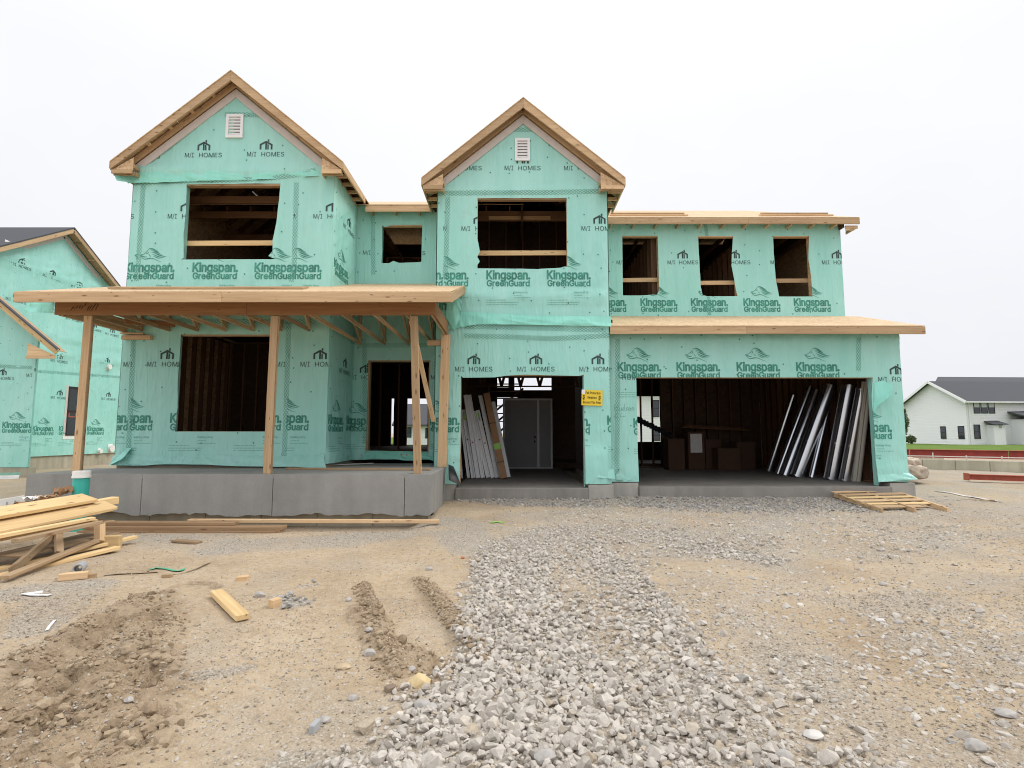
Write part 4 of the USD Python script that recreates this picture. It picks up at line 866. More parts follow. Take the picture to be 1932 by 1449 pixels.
# white trim boards leaning in the single garage
tb = [(872, 905, 866, 822, .05), (884, 903, 868, 775, .09), (893, 903.5, 874, 773, .13), (902, 904, 878, 745, .13), (911, 904.5, 885, 745, .13), (921, 905, 893, 776, .13), (930, 905.5, 901, 774, .13), (938, 906, 906, 746, .13), (945, 906, 914, 782, .10)]
lab_t = ['short white trim board nearest the left jamb of the single garage', 'white trim board with green label, second from the left jamb', 'white trim board with green label beside the taller pair', 'tall white trim board, left of the taller pair', 'tall white trim board, right of the taller pair',
         'white trim board with green label, just right of the taller pair', 'white trim board with green label left of the single tall one', 'single tall white trim board beside the brown carton', 'narrow white trim board tucked against the brown carton']
Yb, Yt = 14.15, 14.75
for k, (bx, by, tx, ty, w) in enumerate(tb):
    b = P(bx, by, Yb + .02 * k); b[2] = .335; t_ = P(tx, ty, Yt)
    o = thing('trim_board', lab_t[k], 'board', group='white trim boards leaning in the single garage')
    lumber('board', b + [0, .02 * (k % 3), 0], t_ + [0, .02 * (k % 3), 0], w * .86, .028, 'trim_white', o, up=(0, -1, 0))
    d = (t_ - b) / np.linalg.norm(t_ - b); L = np.linalg.norm(t_ - b); nrm = np.array([0, -1, 0.]); nrm -= d * (nrm @ d); nrm /= np.linalg.norm(nrm)
    for e in (-.3, .28): lumber('edge_bead', b + d * .01 + np.array([1, 0, 0]) * w * e + nrm * .016, t_ - d * .01 + np.array([1, 0, 0]) * w * e + nrm * .016, w * .16, .012, 'trim_white', o, up=(0, -1, 0), c=.002)
    if k in (1, 2, 5, 6, 0): 
        c = b + d * (L - .32) + nrm * .0225; lumber('label', c, c + d * .24, .035, .002, 'label_green', o, up=(0, -1, 0), c=0)
    if k in (2, 3, 5, 6): 
        c = b + d * (.95 + .05 * (k % 3)) + nrm * .0225; lumber('dot', c, c + d * .035, .035, .002, 'label_red', o, up=(0, -1, 0), c=0)
b, t_ = P(951, 907, 14.05), P(918, 743, 14.6); b[2] = .335
o = thing('long_carton', 'tall narrow brown carton leaning at the right end of the white boards', 'carton')
lumber('carton_body', b, t_, .17, .17, 'cardboard', o, up=(0, -1, 0))
d = (t_ - b) / np.linalg.norm(t_ - b); nrm = np.array([0, -1, 0.]); nrm -= d * (nrm @ d); nrm /= np.linalg.norm(nrm)
for q, m, h in ((.78, 'label_green', .16), (.42, 'dark_box', .02), (1.5, 'dark_box', .02)): lumber('tape_band', b + d * q, b + d * (q + h), .176, .176, m, o, up=(0, -1, 0), c=0)
b, t_ = P(959, 903, 14.5), P(930, 758, 15.1); b[2] = .335
o = thing('grey_panel', 'thin grey panel leaning behind the brown carton', 'panel'); lumber('panel_sheet', b, t_, .12, .03, 'trim_white', o, up=(0, -1, 0)); lumber('panel_edge', b + [.064, 0, 0], t_ + [.064, 0, 0], .012, .036, 'door_grey', o, up=(0, -1, 0))
# entry door unit at the back of the single garage
dy = 18.25
o = thing('entry_door', 'grey entry door with sidelight standing at the back of the single garage', 'door', (0, 0, 0))
obj('door_frame', prism(holes(sbox(-.31, .322, 1.38, 2.70), [(-.26, .36, .86, 2.64), (.93, .36, 1.32, 2.64)]), 0, .12, front(dy)), 'trim_white', o)
dl = obj('door_leaf', MB().box((-.258, dy - .085, .362), (.858, dy - .04, 2.638), .004).out(), 'door_grey', o)
obj('lock', MB().mesh(trimesh.creation.cylinder(.035, .03, transform=trimesh.transformations.rotation_matrix(math.pi / 2, (1, 0, 0), (.78, dy - .09, 1.38)) @ trimesh.transformations.translation_matrix((.78, dy - .09, 1.38)))).box((.75, dy - .1, 1.2), (.80, dy - .085, 1.27)).out(), 'black_plastic', dl)
obj('sidelight', MB().box((.932, dy - .085, .362), (1.318, dy - .04, 2.638), .004).out(), 'door_grey', o)

# sheet metal ducts leaning in the double garage
dk = [((1451, 889), 1502, 745, .095, 'tin', 'thin shiny duct farthest left in the double garage'), ((1468, 894), 1535, 728, .085, 'tin', 'very thin dark duct second from the left in the double garage'), ((1481, 897), 1547, 736, .13, 'tin', 'slim shiny duct third from the left in the double garage'),
      ((1504, 899), 1573, 726, .19, 'tin', 'wide shiny duct fourth from the left with a band round it'), ((1531, 901), 1570, 760, .075, 'tin', 'thin steep duct between the two wide ones'), ((1568, 904), 1609, 726, .185, 'tin', 'widest bright duct with a band at mid height'),
      ((1594, 907), 1634, 733, .145, 'tin', 'bright duct just left of the beige tubes'), ((1609, 907), 1641, 720, .092, 'beige_pipe', 'beige tube left of the pair by the right garage jamb'), ((1618, 907.5), 1649, 714, .08, 'beige_pipe', 'beige tube right of the pair by the right garage jamb')]
for k, ((bx, by), tx, ty, r, m, lb) in enumerate(dk):
    b = G(bx, by, .335); t_ = P(tx, ty, 8.72 / ((tx - 966) / 1000.) * 1.0); t_[0] = min(t_[0], 8.66)
    o = thing('duct' if m == 'tin' else 'tube', lb, 'duct' if m == 'tin' else 'tube', group='ducts and tubes leaning in the double garage')
    fr, L = frame_of(b, t_, (0, -1, 0)); seg = 28; r = r * .92
    fr[:3, 3] += fr[:3, 2] * 0
    th = np.linspace(0, 2 * math.pi * .97, seg + 1); ring = np.column_stack([th * 0, r * np.cos(th + .8), r * np.sin(th + .8)])
    xs = np.linspace(-L / 2, L / 2, 5); V = np.vstack([ring + [x, 0, 0] for x in xs] + [ring * .96 + [x, 0, 0] for x in xs])
    F = []
    for a in range(4):
        for q in range(seg):
            i = a * (seg + 1) + q; j = i + seg + 1; F += [(i, j, j + 1), (i, j + 1, i + 1)]
            i2, j2 = i + 5 * (seg + 1), j + 5 * (seg + 1); F += [(i2, j2 + 1, j2), (i2, i2 + 1, j2 + 1)]
    obj('shell', (V, np.array(F)), m, o, smooth=35, frame=gf(fr))
    for x in (-L / 2 + .03, -L * .12, L / 2 - .03):
        obj('rim_band', trimesh.creation.annulus(r * 1.0, r * 1.05, .022, sections=28, transform=trimesh.transformations.translation_matrix((x, 0, 0)) @ trimesh.transformations.rotation_matrix(math.pi / 2, (0, 1, 0))), m, o, frame=gf(fr), smooth=40)
# cartons and clutter
def carton(px0, px1, y0, y1, depth, m, label, lab=False, rot=0):
    b = G((px0 + px1) / 2, y1, .325); s = (px1 - px0) / 1000. * b[1]; h = P(px0, y0, b[1])[2] - .325
    o = thing('carton', label, 'carton', b, rot)
    obj('carton_body', MB().box((-s / 2, 0, 0), (s / 2, depth, h), .008).out(), m, o)
    obj('flap', MB().box((-s / 2 + .01, -.002, h - .004), (s / 2 - .01, depth / 2 - .004, h + .006)).box((-s / 2 + .01, depth / 2 + .004, h - .004), (s / 2 - .01, depth, h + .008)).out(), m, o)
    if lab: obj('label', MB().box((-s * .36, -.004, h * .45), (s * .34, .002, h * .95)).out(), 'paper_white', o)
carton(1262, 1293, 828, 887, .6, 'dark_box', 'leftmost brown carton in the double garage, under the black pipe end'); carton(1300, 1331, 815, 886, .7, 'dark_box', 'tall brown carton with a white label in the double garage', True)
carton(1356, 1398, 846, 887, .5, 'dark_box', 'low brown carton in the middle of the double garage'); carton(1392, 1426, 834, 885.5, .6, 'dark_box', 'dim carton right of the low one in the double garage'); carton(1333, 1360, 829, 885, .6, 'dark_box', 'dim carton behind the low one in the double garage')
o = thing('black_pipe', 'black ribbed drain pipe slanting down onto the leftmost carton in the double garage', 'pipe')
p0, p1 = P(1192, 786, 15.6), P(1268, 823, 17.3); lumber('pipe', p0, p1, .12, .12, 'black_plastic', o, c=.03)
for t in np.linspace(.04, .96, 14): q = p0 + (p1 - p0) * t; lumber('rib', q, q + (p1 - p0) * .02, .14, .14, 'black_plastic', o, c=.035)

o = thing('plank_stack', 'long dark planks lying across the cartons in the double garage', 'planks')
for k in range(3): lumber('plank', P(1284 + 4 * k, 806 - 2 * k, 17.8), P(1412 - 6 * k, 812 - 2 * k, 18.2), .22, .045, 'inside_wood', o)

flat('twig', (.20, .15, .11), .9)
wood('worn_pine', (.30, .19, .105), (.44, .295, .175))
# ------------------------------------------------------------------ timber lying about
def board(name, p0, p1, w, h, m, label, cat, group=None, **kw): return lumber(name, p0, p1, w, h, m, None, label=label, cat=cat, group=group, **kw)
for k, (a, b, dz, lb) in enumerate([((208, 541.5), (575, 541.5), 0, 'long board lying on the porch roof above the left posts'), ((430, 540), (580, 541), .0, 'shorter board end lying on the porch roof by the left gable corner')]):
    y = 9.95 + .28 * k; p0, p1 = P(a[0], a[1], y), P(b[0], b[1], y); z = pz(y) + .028; p0[2] = p1[2] = z
    board('roof_board', p0, p1, .14, .038, 'pine', lb, 'board', 'boards left on the roofs', up=(0, -sp, 1))
for k, (x0, x1, y, lb) in enumerate([(1150, 1297, 14.6, 'lower board stacked on the upper roof beside the middle gable'), (1152, 1290, 14.75, 'upper board stacked on the upper roof beside the middle gable'), (1433, 1570, 14.6, 'lower board stacked near the right end of the upper roof'), (1436, 1560, 14.78, 'upper board stacked near the right end of the upper roof')]):
    z = 7.34 + SM * (y - 13.87) + (.03 if k % 2 == 0 else .075); q0, q1 = P(x0, 400, y), P(x1, 400, y); q0[2] = q1[2] = z
    board('roof_board', q0, q1, .14, .045, 'pine', lb, 'board', 'boards left on the roofs', up=(0, -SM, 1) if k % 2 == 0 else (0, -SM, 1))
pf = .80
q0, q1 = G(541, 884, pf), G(812, 885.5, pf); board('porch_board', q0, q1, .14, .038, 'old_wood', 'weathered board lying on the porch floor behind the third post', 'board')
q0, q1 = G(545, 880.5, pf), G(704, 874, pf); board('porch_board', q0, q1, .05, .02, 'dirty_white', 'pale thin strip lying aslant on the porch floor', 'strip')
q0 = G(786, 886.5, pf + .04); board('wood_block', q0 - [.05, .0, 0], q0 + [.06, 0, 0], .10, .085, 'pine', 'small wood block at the foot of the third porch post', 'block')
# boards along the foot of the porch
fz = ground_z(-5, 8.6)
pb = [((-6.75, 8.52, fz + .03), (-3.62, 8.50, fz + .03), .24, .05, 'lowest brown board at the foot of the porch'), ((-6.7, 8.56, fz + .082), (-3.60, 8.55, fz + .082), .22, .05, 'middle brown board at the foot of the porch'), ((-6.9, 8.66, fz + .134), (-4.4, 8.62, fz + .134), .16, .05, 'upper brown board at the foot of the porch'),
      ((-5.25, 8.78, fz + .15), (-1.22, 9.05, ground_z(-1.22, 9.05) + .06), .10, .055, 'long pale board resting along the porch up to its right corner')]
for k, (a, b, w, h, lb) in enumerate(pb): board('plank', a, b, w, h, 'worn_pine' if k < 3 else 'pine', lb, 'board', 'boards along the foot of the porch')
q = G(330, 1018, .03); q[2] = ground_z(q[0], q[1]) + .02; board('plank', q, q + [.42, -.14, 0], .12, .03, 'old_wood', 'short grey board end sticking out from the porch boards', 'board')

# the lumber pile at the left
dv = np.array([.30, 1.0, .055]); dv /= np.linalg.norm(dv)
def pile(px, py, z, L, w, h, m, label, turn=0., dz=0.0, twist=0.):
    e = G(px, py, z); a = math.radians(turn); d = np.array([dv[0] * math.cos(a) - dv[1] * math.sin(a), dv[0] * math.sin(a) + dv[1] * math.cos(a), dv[2] + dz]); d /= np.linalg.norm(d)
    e = e - [w / 2, 0, h / 2]
    board('lumber', e - d * L, e, w, h, m, label, 'lumber', 'lumber pile at the left', twist=twist)
pile(263, 1010, .10, 3.1, .10, .04, 'bright_pine', 'lowest long board of the lumber pile, its end farthest right', -3)
pile(231, 1030, .07, 3.3, .12, .04, 'bright_pine', 'lowest board of the lumber pile nearest the camera', -4)
pile(183, 975, .44, 3.4, .09, .04, 'bright_pine', 'upper one of the two thin boards below the wide board of the pile', -2.5)
pile(187, 979, .40, 3.4, .09, .04, 'bright_pine', 'lower one of the two thin boards below the wide board of the pile', -2.5)
pile(228, 950, .53, 3.3, .28, .04, 'bright_pine', 'wide pale board on top of the lumber pile, towards the camera', 1.0, twist=16)
pile(224, 957, .485, 3.0, .20, .038, 'bright_pine', 'board under the wide pale one, its end showing in the pile', 4)
pile(227, 937, .585, 3.0, .14, .10, 'bright_pine', 'thick beam end behind the wide board of the pile', 5)
pile(190, 936, .645, 3.2, .30, .045, 'bright_pine', 'topmost broad board of the lumber pile', 2, twist=13)
pile(140, 940, .60, 2.6, .20, .04, 'bright_pine', 'broad board at the back of the lumber pile', 6)
pile(170, 960, .36, 2.6, .12, .04, 'old_wood', 'old grey board inside the lumber pile', 3)
e = G(150, 1040, .10)
o = thing('wooden_frame', 'open wooden frame of struts and boards under the lumber pile', 'frame', (0, 0, 0))
A, B_, T = G(8, 1090, .05), G(188, 1018, .12), G(190, 985, .36)
lumber('chord', A, B_, .09, .04, 'old_wood', o); lumber('chord', A + [-.15, .25, .32], T, .09, .04, 'old_wood', o)
lumber('strut', G(20, 1078, .06), G(108, 1003, .30), .04, .09, 'old_wood', o); lumber('strut', G(112, 1043, .09), G(110, 1005, .30), .04, .09, 'old_wood', o, up=(0, 1, 0)); lumber('strut', G(188, 1022, .1), G(188, 988, .32), .09, .09, 'pine', o, up=(0, 1, 0))
lumber('shelf_board', G(-40, 1062, .12) + [0, .3, 0], G(170, 1012, .12) + [0, .25, 0], .45, .02, 'old_wood', o); lumber('shelf_board', G(60, 1010, .28) + [0, .2, 0], G(185, 985, .31) + [0, .15, 0], .3, .02, 'old_wood', o)
q = G(204, 1020, .1); lumber('block_end', q - [.1, 0, .02], q + [.13, .05, -.02], .10, .16, 'bright_pine', o)
q = G(112, 1086, .05); q[2] = ground_z(q[0], q[1]) + .04; board('wood_block', q, q + [.22, .10, 0], .08, .07, 'pine', 'wood offcut propping the front of the lumber pile', 'block')
# loose offcuts on the dirt
q0, q1 = G(408, 1124, .0), G(458, 1172, .0)
for q in (q0, q1): q[2] = ground_z(q[0], q[1]) + .035
board('offcut', q0, q1, .105, .05, 'bright_pine', 'bright two by four offcut lying alone on the bare dirt', 'offcut', c=.006)
def block(px, py, l, w, h, rot, m, label, cat='block', name='wood_block'):
    q = G(px, py, .02); q[2] = ground_z(q[0], q[1]) + h / 2 - .006; d = np.array([math.cos(math.radians(rot)), math.sin(math.radians(rot)), .04]) * l / 2
    return board(name, q - d, q + d, w, h, m, label, cat)
block(168, 1086, .13, .05, .05, 20, 'pine', 'small wood block lying right of the lumber pile'); block(458, 1090, .11, .07, .05, 10, 'pine', 'small wood block lying on dirt above the bright offcut'); block(519, 1139, .09, .07, .075, 55, 'pine', 'orange wood block beside the patch of blue gravel')
block(316, 1084, .10, .05, .04, 0, 'old_wood', 'tiny wood scrap beside the green plastic strip'); block(594, 1366, .07, .03, .05, 80, 'door_grey', 'upright grey scrap at the lower edge of the dirt'); block(737, 1293, .06, .05, .04, 40, 'twig', 'dark brown scrap left of the big yellow stone')
block(1832, 947, .8, .04, .02, -30, 'old_wood', 'thin stake lying on the tan dirt right of the pallet', 'stake', 'stake'); block(868, 1072, .35, .012, .01, 105, 'bright_pine', 'thin straw coloured stick at the edge of the gravel', 'stick', 'stick')
def ribbon(name, pts, w, m, label, cat, z=.012):
    from scipy.interpolate import CubicSpline
    q = np.array([G(a, b, .0) for a, b in pts]); c = CubicSpline(np.linspace(0, 1, len(q)), q[:, :2])(np.linspace(0, 1, 24)); d = np.gradient(c, axis=0); n = np.column_stack([-d[:, 1], d[:, 0]]); n /= np.linalg.norm(n, axis=1)[:, None]
    zz = height(c[:, 0], c[:, 1]) + z - .006 + .006 * meshkit.noise(np.column_stack([c * 5, c[:, 0] * 0]))
    V = np.vstack([np.column_stack([c + n * w / 2, zz]), np.column_stack([c - n * w / 2, zz + .004])]); V = np.vstack([V, V - [0, 0, .004]]); i = np.arange(23)
    F = np.vstack([np.column_stack([i, i + 1, i + 25]), np.column_stack([i, i + 25, i + 24]), np.column_stack([i + 48, i + 73, i + 49]), np.column_stack([i + 48, i + 72, i + 73])])
    return obj(name, (V, F), m, None, label=label, cat=cat)
flat('green_plastic', (.10, .40, .24), .4)
ribbon('plastic_strip', [(285, 1074), (305, 1071), (330, 1076), (345, 1073)], .045, 'green_plastic', 'crumpled green plastic strip on the dirt right of the lumber pile', 'strip'); ribbon('stick', [(312, 1084), (345, 1080), (370, 1073), (398, 1062)], .02, 'twig', 'curved pale stick beside the green plastic strip', 'stick')
ribbon('bark_strip', [(196, 1086), (235, 1082), (262, 1081), (298, 1078)], .035, 'old_wood', 'dark splinter of wood left of the green plastic strip', 'splinter'); ribbon('white_strip', [(88, 1192), (93, 1184), (99, 1177), (103, 1172)], .022, 'paper_white', 'white plastic strip standing out on the muddy edge', 'strip')
ribbon('white_scrap', [(46, 1121), (60, 1124), (78, 1124), (94, 1124)], .05, 'paper_white', 'white plastic scrap lying below the lumber pile', 'scrap'); block(65, 1116, .12, .06, .02, 30, 'paper_white', 'small white offcut beside the plastic scrap', 'scrap', 'white_offcut')
ribbon('green_scrap', [(928, 987), (938, 984), (948, 987)], .09, 'label_green', 'light green plastic scrap near the top of the gravel', 'scrap'); ribbon('pale_strip', [(1766, 938), (1800, 941), (1850, 947), (1890, 951)], .14, 'dirty_white', 'long pale dusty strip on the dirt right of the pallet', 'strip')
ribbon('white_rag', [(864, 908), (874, 912), (884, 909), (893, 913)], .12, 'paper_white', 'crumpled white rag on the slab by the left garage jamb', 'rag')
# a cut length of pipe by the pile
q = G(151, 1070, .045); q[2] = ground_z(q[0], q[1]) + .05
o = thing('pipe_end', 'short grey pipe end lying against the lumber pile', 'pipe', q, 25)
obj('pipe_wall', trimesh.creation.annulus(.038, .05, .16, sections=24, transform=trimesh.transformations.rotation_matrix(math.pi / 2, (1, 0, 0))), 'door_grey', o, smooth=40); obj('inner_rim', trimesh.creation.annulus(.015, .037, .01, sections=20, transform=trimesh.transformations.rotation_matrix(math.pi / 2, (1, 0, 0))), 'dirty_white', o)
# teal bin
flat('teal', (.045, .42, .36), .35, noise=.05); flat('lid_white', (.72, .72, .70), .5, noise=.05)
q = G(150, 968, -.02); q = P(151, 940, 9.1); gz = ground_z(q[0], q[1]); ztop = P(151, 886, 9.1)[2]
o = thing('teal_drum', 'slim teal drum with a white lid in front of the porch behind the lumber', 'drum', (q[0], q[1], gz - .02)); hh = ztop - gz
obj('drum_body', trimesh.creation.revolve([(0, 0), (.112, 0), (.116, .03), (.118, hh - .14), (.118, hh - .10), (0, hh - .10)], sections=40), 'teal', o, smooth=40)
obj('lid', trimesh.creation.revolve([(.118, hh - .115), (.135, hh - .115), (.135, hh - .085), (.128, hh - .08), (.126, hh - .01), (.12, hh), (0, hh)], sections=40), 'lid_white', o, smooth=40)
# cardboard scraps and a white trough left of it
def crumple(name, px, py, Y, s, m, label, cat, seed, z=None):
    q = P(px, py, Y); r = np.random.default_rng(seed); n = 7; V = np.array([[i / (n - 1) - .5, j / (n - 1) - .5, 0] for i in range(n) for j in range(n)]); V[:, 2] = (r.random(n * n) - .3) * .5; V *= np.array(s); V[:, 0] += r.normal(0, .012, n * n)
    F = [(i * n + j, (i + 1) * n + j, (i + 1) * n + j + 1) for i in range(n - 1) for j in range(n - 1)] + [(i * n + j, (i + 1) * n + j + 1, i * n + j + 1) for i in range(n - 1) for j in range(n - 1)]
    V2 = np.vstack([V, V + [0, 0, .006]]); F = F + [(a + n * n, b + n * n, c + n * n) for a, b, c in F]
    return obj(name, (V2 + q, np.array(F)), m, None, label=label, cat=cat)
crumple('cardboard_scrap', 84, 940, 8.6, (.24, .3, .14), 'cardboard', 'crumpled brown cardboard behind the lumber pile, in the middle', 'cardboard', 1); crumple('cardboard_scrap', 121, 930, 8.9, (.22, .3, .34), 'cardboard', 'torn brown carton standing just left of the teal drum', 'cardboard', 2)
crumple('cardboard_scrap', 50, 950, 8.4, (.22, .3, .12), 'cardboard', 'brown cardboard scrap by the white trough', 'cardboard', 3); crumple('paper_scrap', 66, 941, 8.5, (.2, .25, .12), 'paper_white', 'white paper scrap among the cardboard behind the lumber pile', 'paper', 4)
o = thing('white_trough', 'white slotted plastic trough behind the lumber pile', 'trough'); a, b = P(-40, 956, 8.9), P(47, 941, 9.3)
lumber('rail', a, b, .05, .12, 'lid_white', o)
for t in (.3, .62, .80): c = a + (b - a) * t; obj('slot', MB().box(c + [-.022, -.035, -.06], c + [.022, -.027, .0]).out(), 'door_grey', o)

# black film scrap between porch and garage
drape([P(846, 876, 11.55), P(856, 880, 11.8)], [P(848, 905, 11.5), P(872, 917, 11.5)], .06, 33, 14, 8, parent=None, mat='black_plastic', name='black_film')
tag(stage.GetPrimAtPath('/World/black_film'), 'black plastic film hanging between porch end and garage', 'film')

# ------------------------------------------------------------------ pallet, bags, steel and the foundation at the right
o = thing('pallet', 'wooden pallet lying tilted on rubble before the double garage', 'pallet')
c0, c1, c2 = G(1572, 928, .22), G(1690, 925, .22), G(1662, 962, .05)                    # back left, back right, front left
c3 = G(1785, 961, .05)
L0, L1 = (c0, c2 + [0, 0, .0]), (c1, c3)
for t in (0, .5, 1): lumber('stringer', c0 * (1 - t) + c1 * t - [0, .05, .06], c2 * (1 - t) + c3 * t - [0, .05, .0] + [0, 0, -.01], .04, .09, 'pine', o)
for k, s in enumerate((.02, .19, .36, .53, .70, .84)):
    a, b = c0 * (1 - s) + c2 * s, c1 * (1 - s) + c3 * s; d = (b - a) / np.linalg.norm(b - a)
    if k == 5: b = a + (b - a) * .75
    lumber('deck_board', a - d * .03 + [0, 0, .0], b + d * .03, .135 + .03 * (k % 2), .018, 'bright_pine' if k in (2, 4) else 'pine', o, up=np.cross(d, c2 - c0) * (1 if np.cross(d, c2 - c0)[2] > 0 else -1))
for s in (.05, .55, .98):
    a, b = c0 * (1 - s) + c2 * s - [0, 0, .115], c1 * (1 - s) + c3 * s - [0, 0, .115]; lumber('bottom_board', a, b, .09, .016, 'old_wood', o)
block(1668, 960, .45, .03, .02, 25, 'old_wood', 'pale splinter leaning at the pallet corner', 'splinter', 'splinter')
flat('bag_wrap', (.42, .34, .27), .5, noise=.55, scale=4, bump=.9, bscale=14)
def bag(px0, px1, py0, py1, Y, depth, label, seed):
    a, b = P(px0, py1, Y), P(px1, py0, Y); c = (a + b) / 2; m = trimesh.creation.box((b[0] - a[0], depth, b[2] - a[2])).subdivide().subdivide().subdivide().subdivide()
    v = np.array(m.vertices); s = np.array([b[0] - a[0], depth, b[2] - a[2]]) / 2; u = v / s; v = s * np.sign(u) * np.abs(u) ** 1.0 * (1 - .09 * (np.sum(u ** 2, 1, keepdims=True) - 1)); v += .13 * (np.stack([meshkit.fbm(v * 5 + 7 * k, 4, seed + k) for k in range(3)], 1) - .5)
    o = thing('stone_bag', label, 'bag', c + [0, depth / 2, 0]); obj('wrapping', (v, m.faces), 'bag_wrap', o, smooth=True)
    for t in (-.45, .3): obj('strap', MB().box((s[0] * t - .02, -s[1] * .86, -s[2] * .88), (s[0] * t + .02, s[1] * .86, s[2] * .93)).out(), 'old_wood', o)
bag(1700, 1741, 864, 882, 15.2, 1.0, 'upper wrapped stone bundle behind the right house corner', 1); bag(1702, 1757, 879, 905, 14.4, 1.0, 'lower wrapped stone bundle behind the right house corner', 2)
flat('red_steel', (.27, .035, .025), .5, noise=.25, scale=4); flat('rust_red', (.38, .09, .055), .6, noise=.25, scale=5)
o = thing('steel_beam', 'red steel beam lying on the dirt at the right edge', 'beam'); a, b = G(1824, 902, .26), G(1990, 909, .24)
a[2] = .30; b[2] = .30
for dz_, w, h in ((.07, .16, .014), (-.07, .16, .014), (0, .012, .13)): lumber(('flange', 'flange', 'web')[(dz_ < 0) + 2 * (dz_ == 0)], a + [0, 0, dz_], b + [0, 0, dz_], w, h, 'rust_red', o, c=0)
lumber('end_plate', a + [-.012, 0, 0], a, .20, .2, 'rust_red', o)
FA, FB = np.array([14.4, 20.3, 0.]), np.array([20.5, 16.2, 0.])
o = thing('low_foundation', 'low new concrete foundation wall at the right edge of the site', 'foundation'); dd = (FB - FA) / np.linalg.norm(FB - FA)
for k in range(8):
    a, b = FA + dd * (.93 * k + .004), FA + dd * (.93 * k + .926); obj('wall_section', MB().bar(a + [0, 0, .13], b + [0, 0, .13], .22, .84, .01).out(), 'foundation', o)
lumber('wall_section', FA + np.array([.1, .1, .13]), FA + np.array([5.5, 4.5, .13]), .22, .84, 'foundation', o)
bk = np.array([.42, 2.6, 0])
o = thing('steel_forms', 'dark red steel channel forms lying behind the low foundation', 'forms')
for k in range(3):
    a, b = FA + bk + dd * (k * 3.0 - 1.2) + [0, 0, .70], FA + bk + dd * (k * 3.0 + 1.78) + [0, 0, .70]; lumber('channel', a, b, .06, .30, 'red_steel', o); lumber('channel_flange', a + [0, -.05, .155], b + [0, -.05, .155], .14, .02, 'rust_red', o); lumber('channel_flange', a + [0, -.05, -.155], b + [0, -.05, -.155], .14, .02, 'rust_red', o)
o = thing('pale_rail', 'thin pale rail on short pegs along the new foundation', 'rail'); lumber('rail', FA + [0, .1, .67], FB + [0, .1, .67], .035, .035, 'dirty_white', o)
for t in np.linspace(.05, .95, 8): q = FA + (FB - FA) * t + [0, .1, 0]; lumber('peg', q + [0, 0, .5], q + [0, 0, .72 + .08 * (int(t * 20) % 2)], .03, .03, 'dirty_white', o, up=(0, 1, 0))

# ------------------------------------------------------------------ the neighbouring houses
flat('siding_white', (.74, .745, .76), .6, noise=.03); flat('shingle', (.062, .065, .076), .9, noise=.35, scale=30, bump=.5, bscale=25); flat('window_frame_dark', (.012, .012, .014), .5)
mat('glass_dark', {'p': ('principled_bsdf', {'base_color': (.02, .024, .03), 'roughness': .04, 'specular_ior_level': .6})}, [])
mat('glass_blind', {'p': ('principled_bsdf', {'base_color': (.50, .54, .55), 'roughness': .3, 'specular_ior_level': .6})}, [])
def lapwall(parent, p0, p1, z0, prof, step=.19, th=.12, m='siding_white'):
    """A wall of lapped boards between p0 and p1 (xy); prof(s) is its height at distance s."""
    p0, p1 = np.array(p0, float), np.array(p1, float); L = np.linalg.norm(p1 - p0); d = (p1 - p0) / L; n = np.array([d[1], -d[0]])
    ss = np.linspace(0, L, 60); top = np.array([prof(s) for s in ss]); poly = Polygon([(0, z0)] + list(zip(ss, top)) + [(L, z0)]).buffer(0)
    fr = lambda u, v, dd=0.: np.column_stack([p0[0] + d[0] * u + n[0] * dd, p0[1] + d[1] * u + n[1] * dd, v])
    w = obj('wall', prism(poly, -th, 0, fr), m, parent)
    mb = MB()
    for z in np.arange(z0 + .05, top.max(), step):
        seg = poly.intersection(LineString([(-1, z + step * .9), (L + 1, z + step * .9)]))
        if seg.length > .1:
            x0, _, x1, _ = seg.bounds; a, b = fr(np.array([x0, x1]), np.array([z, z]), .012); mb.bar(a + [0, 0, step * .45], b + [0, 0, step * .45], .014, step * .92, 0, up=(-n[0] * .05, -n[1] * .05, 1))
    obj('lap_siding', mb.out(), m, w, kind='stuff')
    return fr
def win(parent, fr, u0, u1, z0, z1, blind=False):
    w = obj('window_frame', prism(holes(sbox(u0, z0, u1, z1), [(u0 + .06, z0 + .06, u1 - .06, (z0 + z1) / 2 - .03), (u0 + .06, (z0 + z1) / 2 + .03, u1 - .06, z1 - .06)]), .0, .06, fr), 'window_frame_dark', parent)
    for k, (a, b) in enumerate(((z0 + .05, (z0 + z1) / 2), ((z0 + z1) / 2, z1 - .05))): obj('pane', prism(sbox(u0 + .05, a, u1 - .05, b), .03, .04, fr), 'glass_blind' if blind and k else 'glass_dark', w)
def roof2(parent, q, th=.18):
    q = np.array(q, float); v = np.vstack([q, q - [0, 0, th]]); m = trimesh.Trimesh(v, [[0, 1, 2], [0, 2, 3], [4, 6, 5], [4, 7, 6], [0, 4, 5], [0, 5, 1], [1, 5, 6], [1, 6, 2], [2, 6, 7], [2, 7, 3], [3, 7, 4], [3, 4, 0]], process=False); m.fix_normals(); return obj('roof', m, 'shingle', parent)
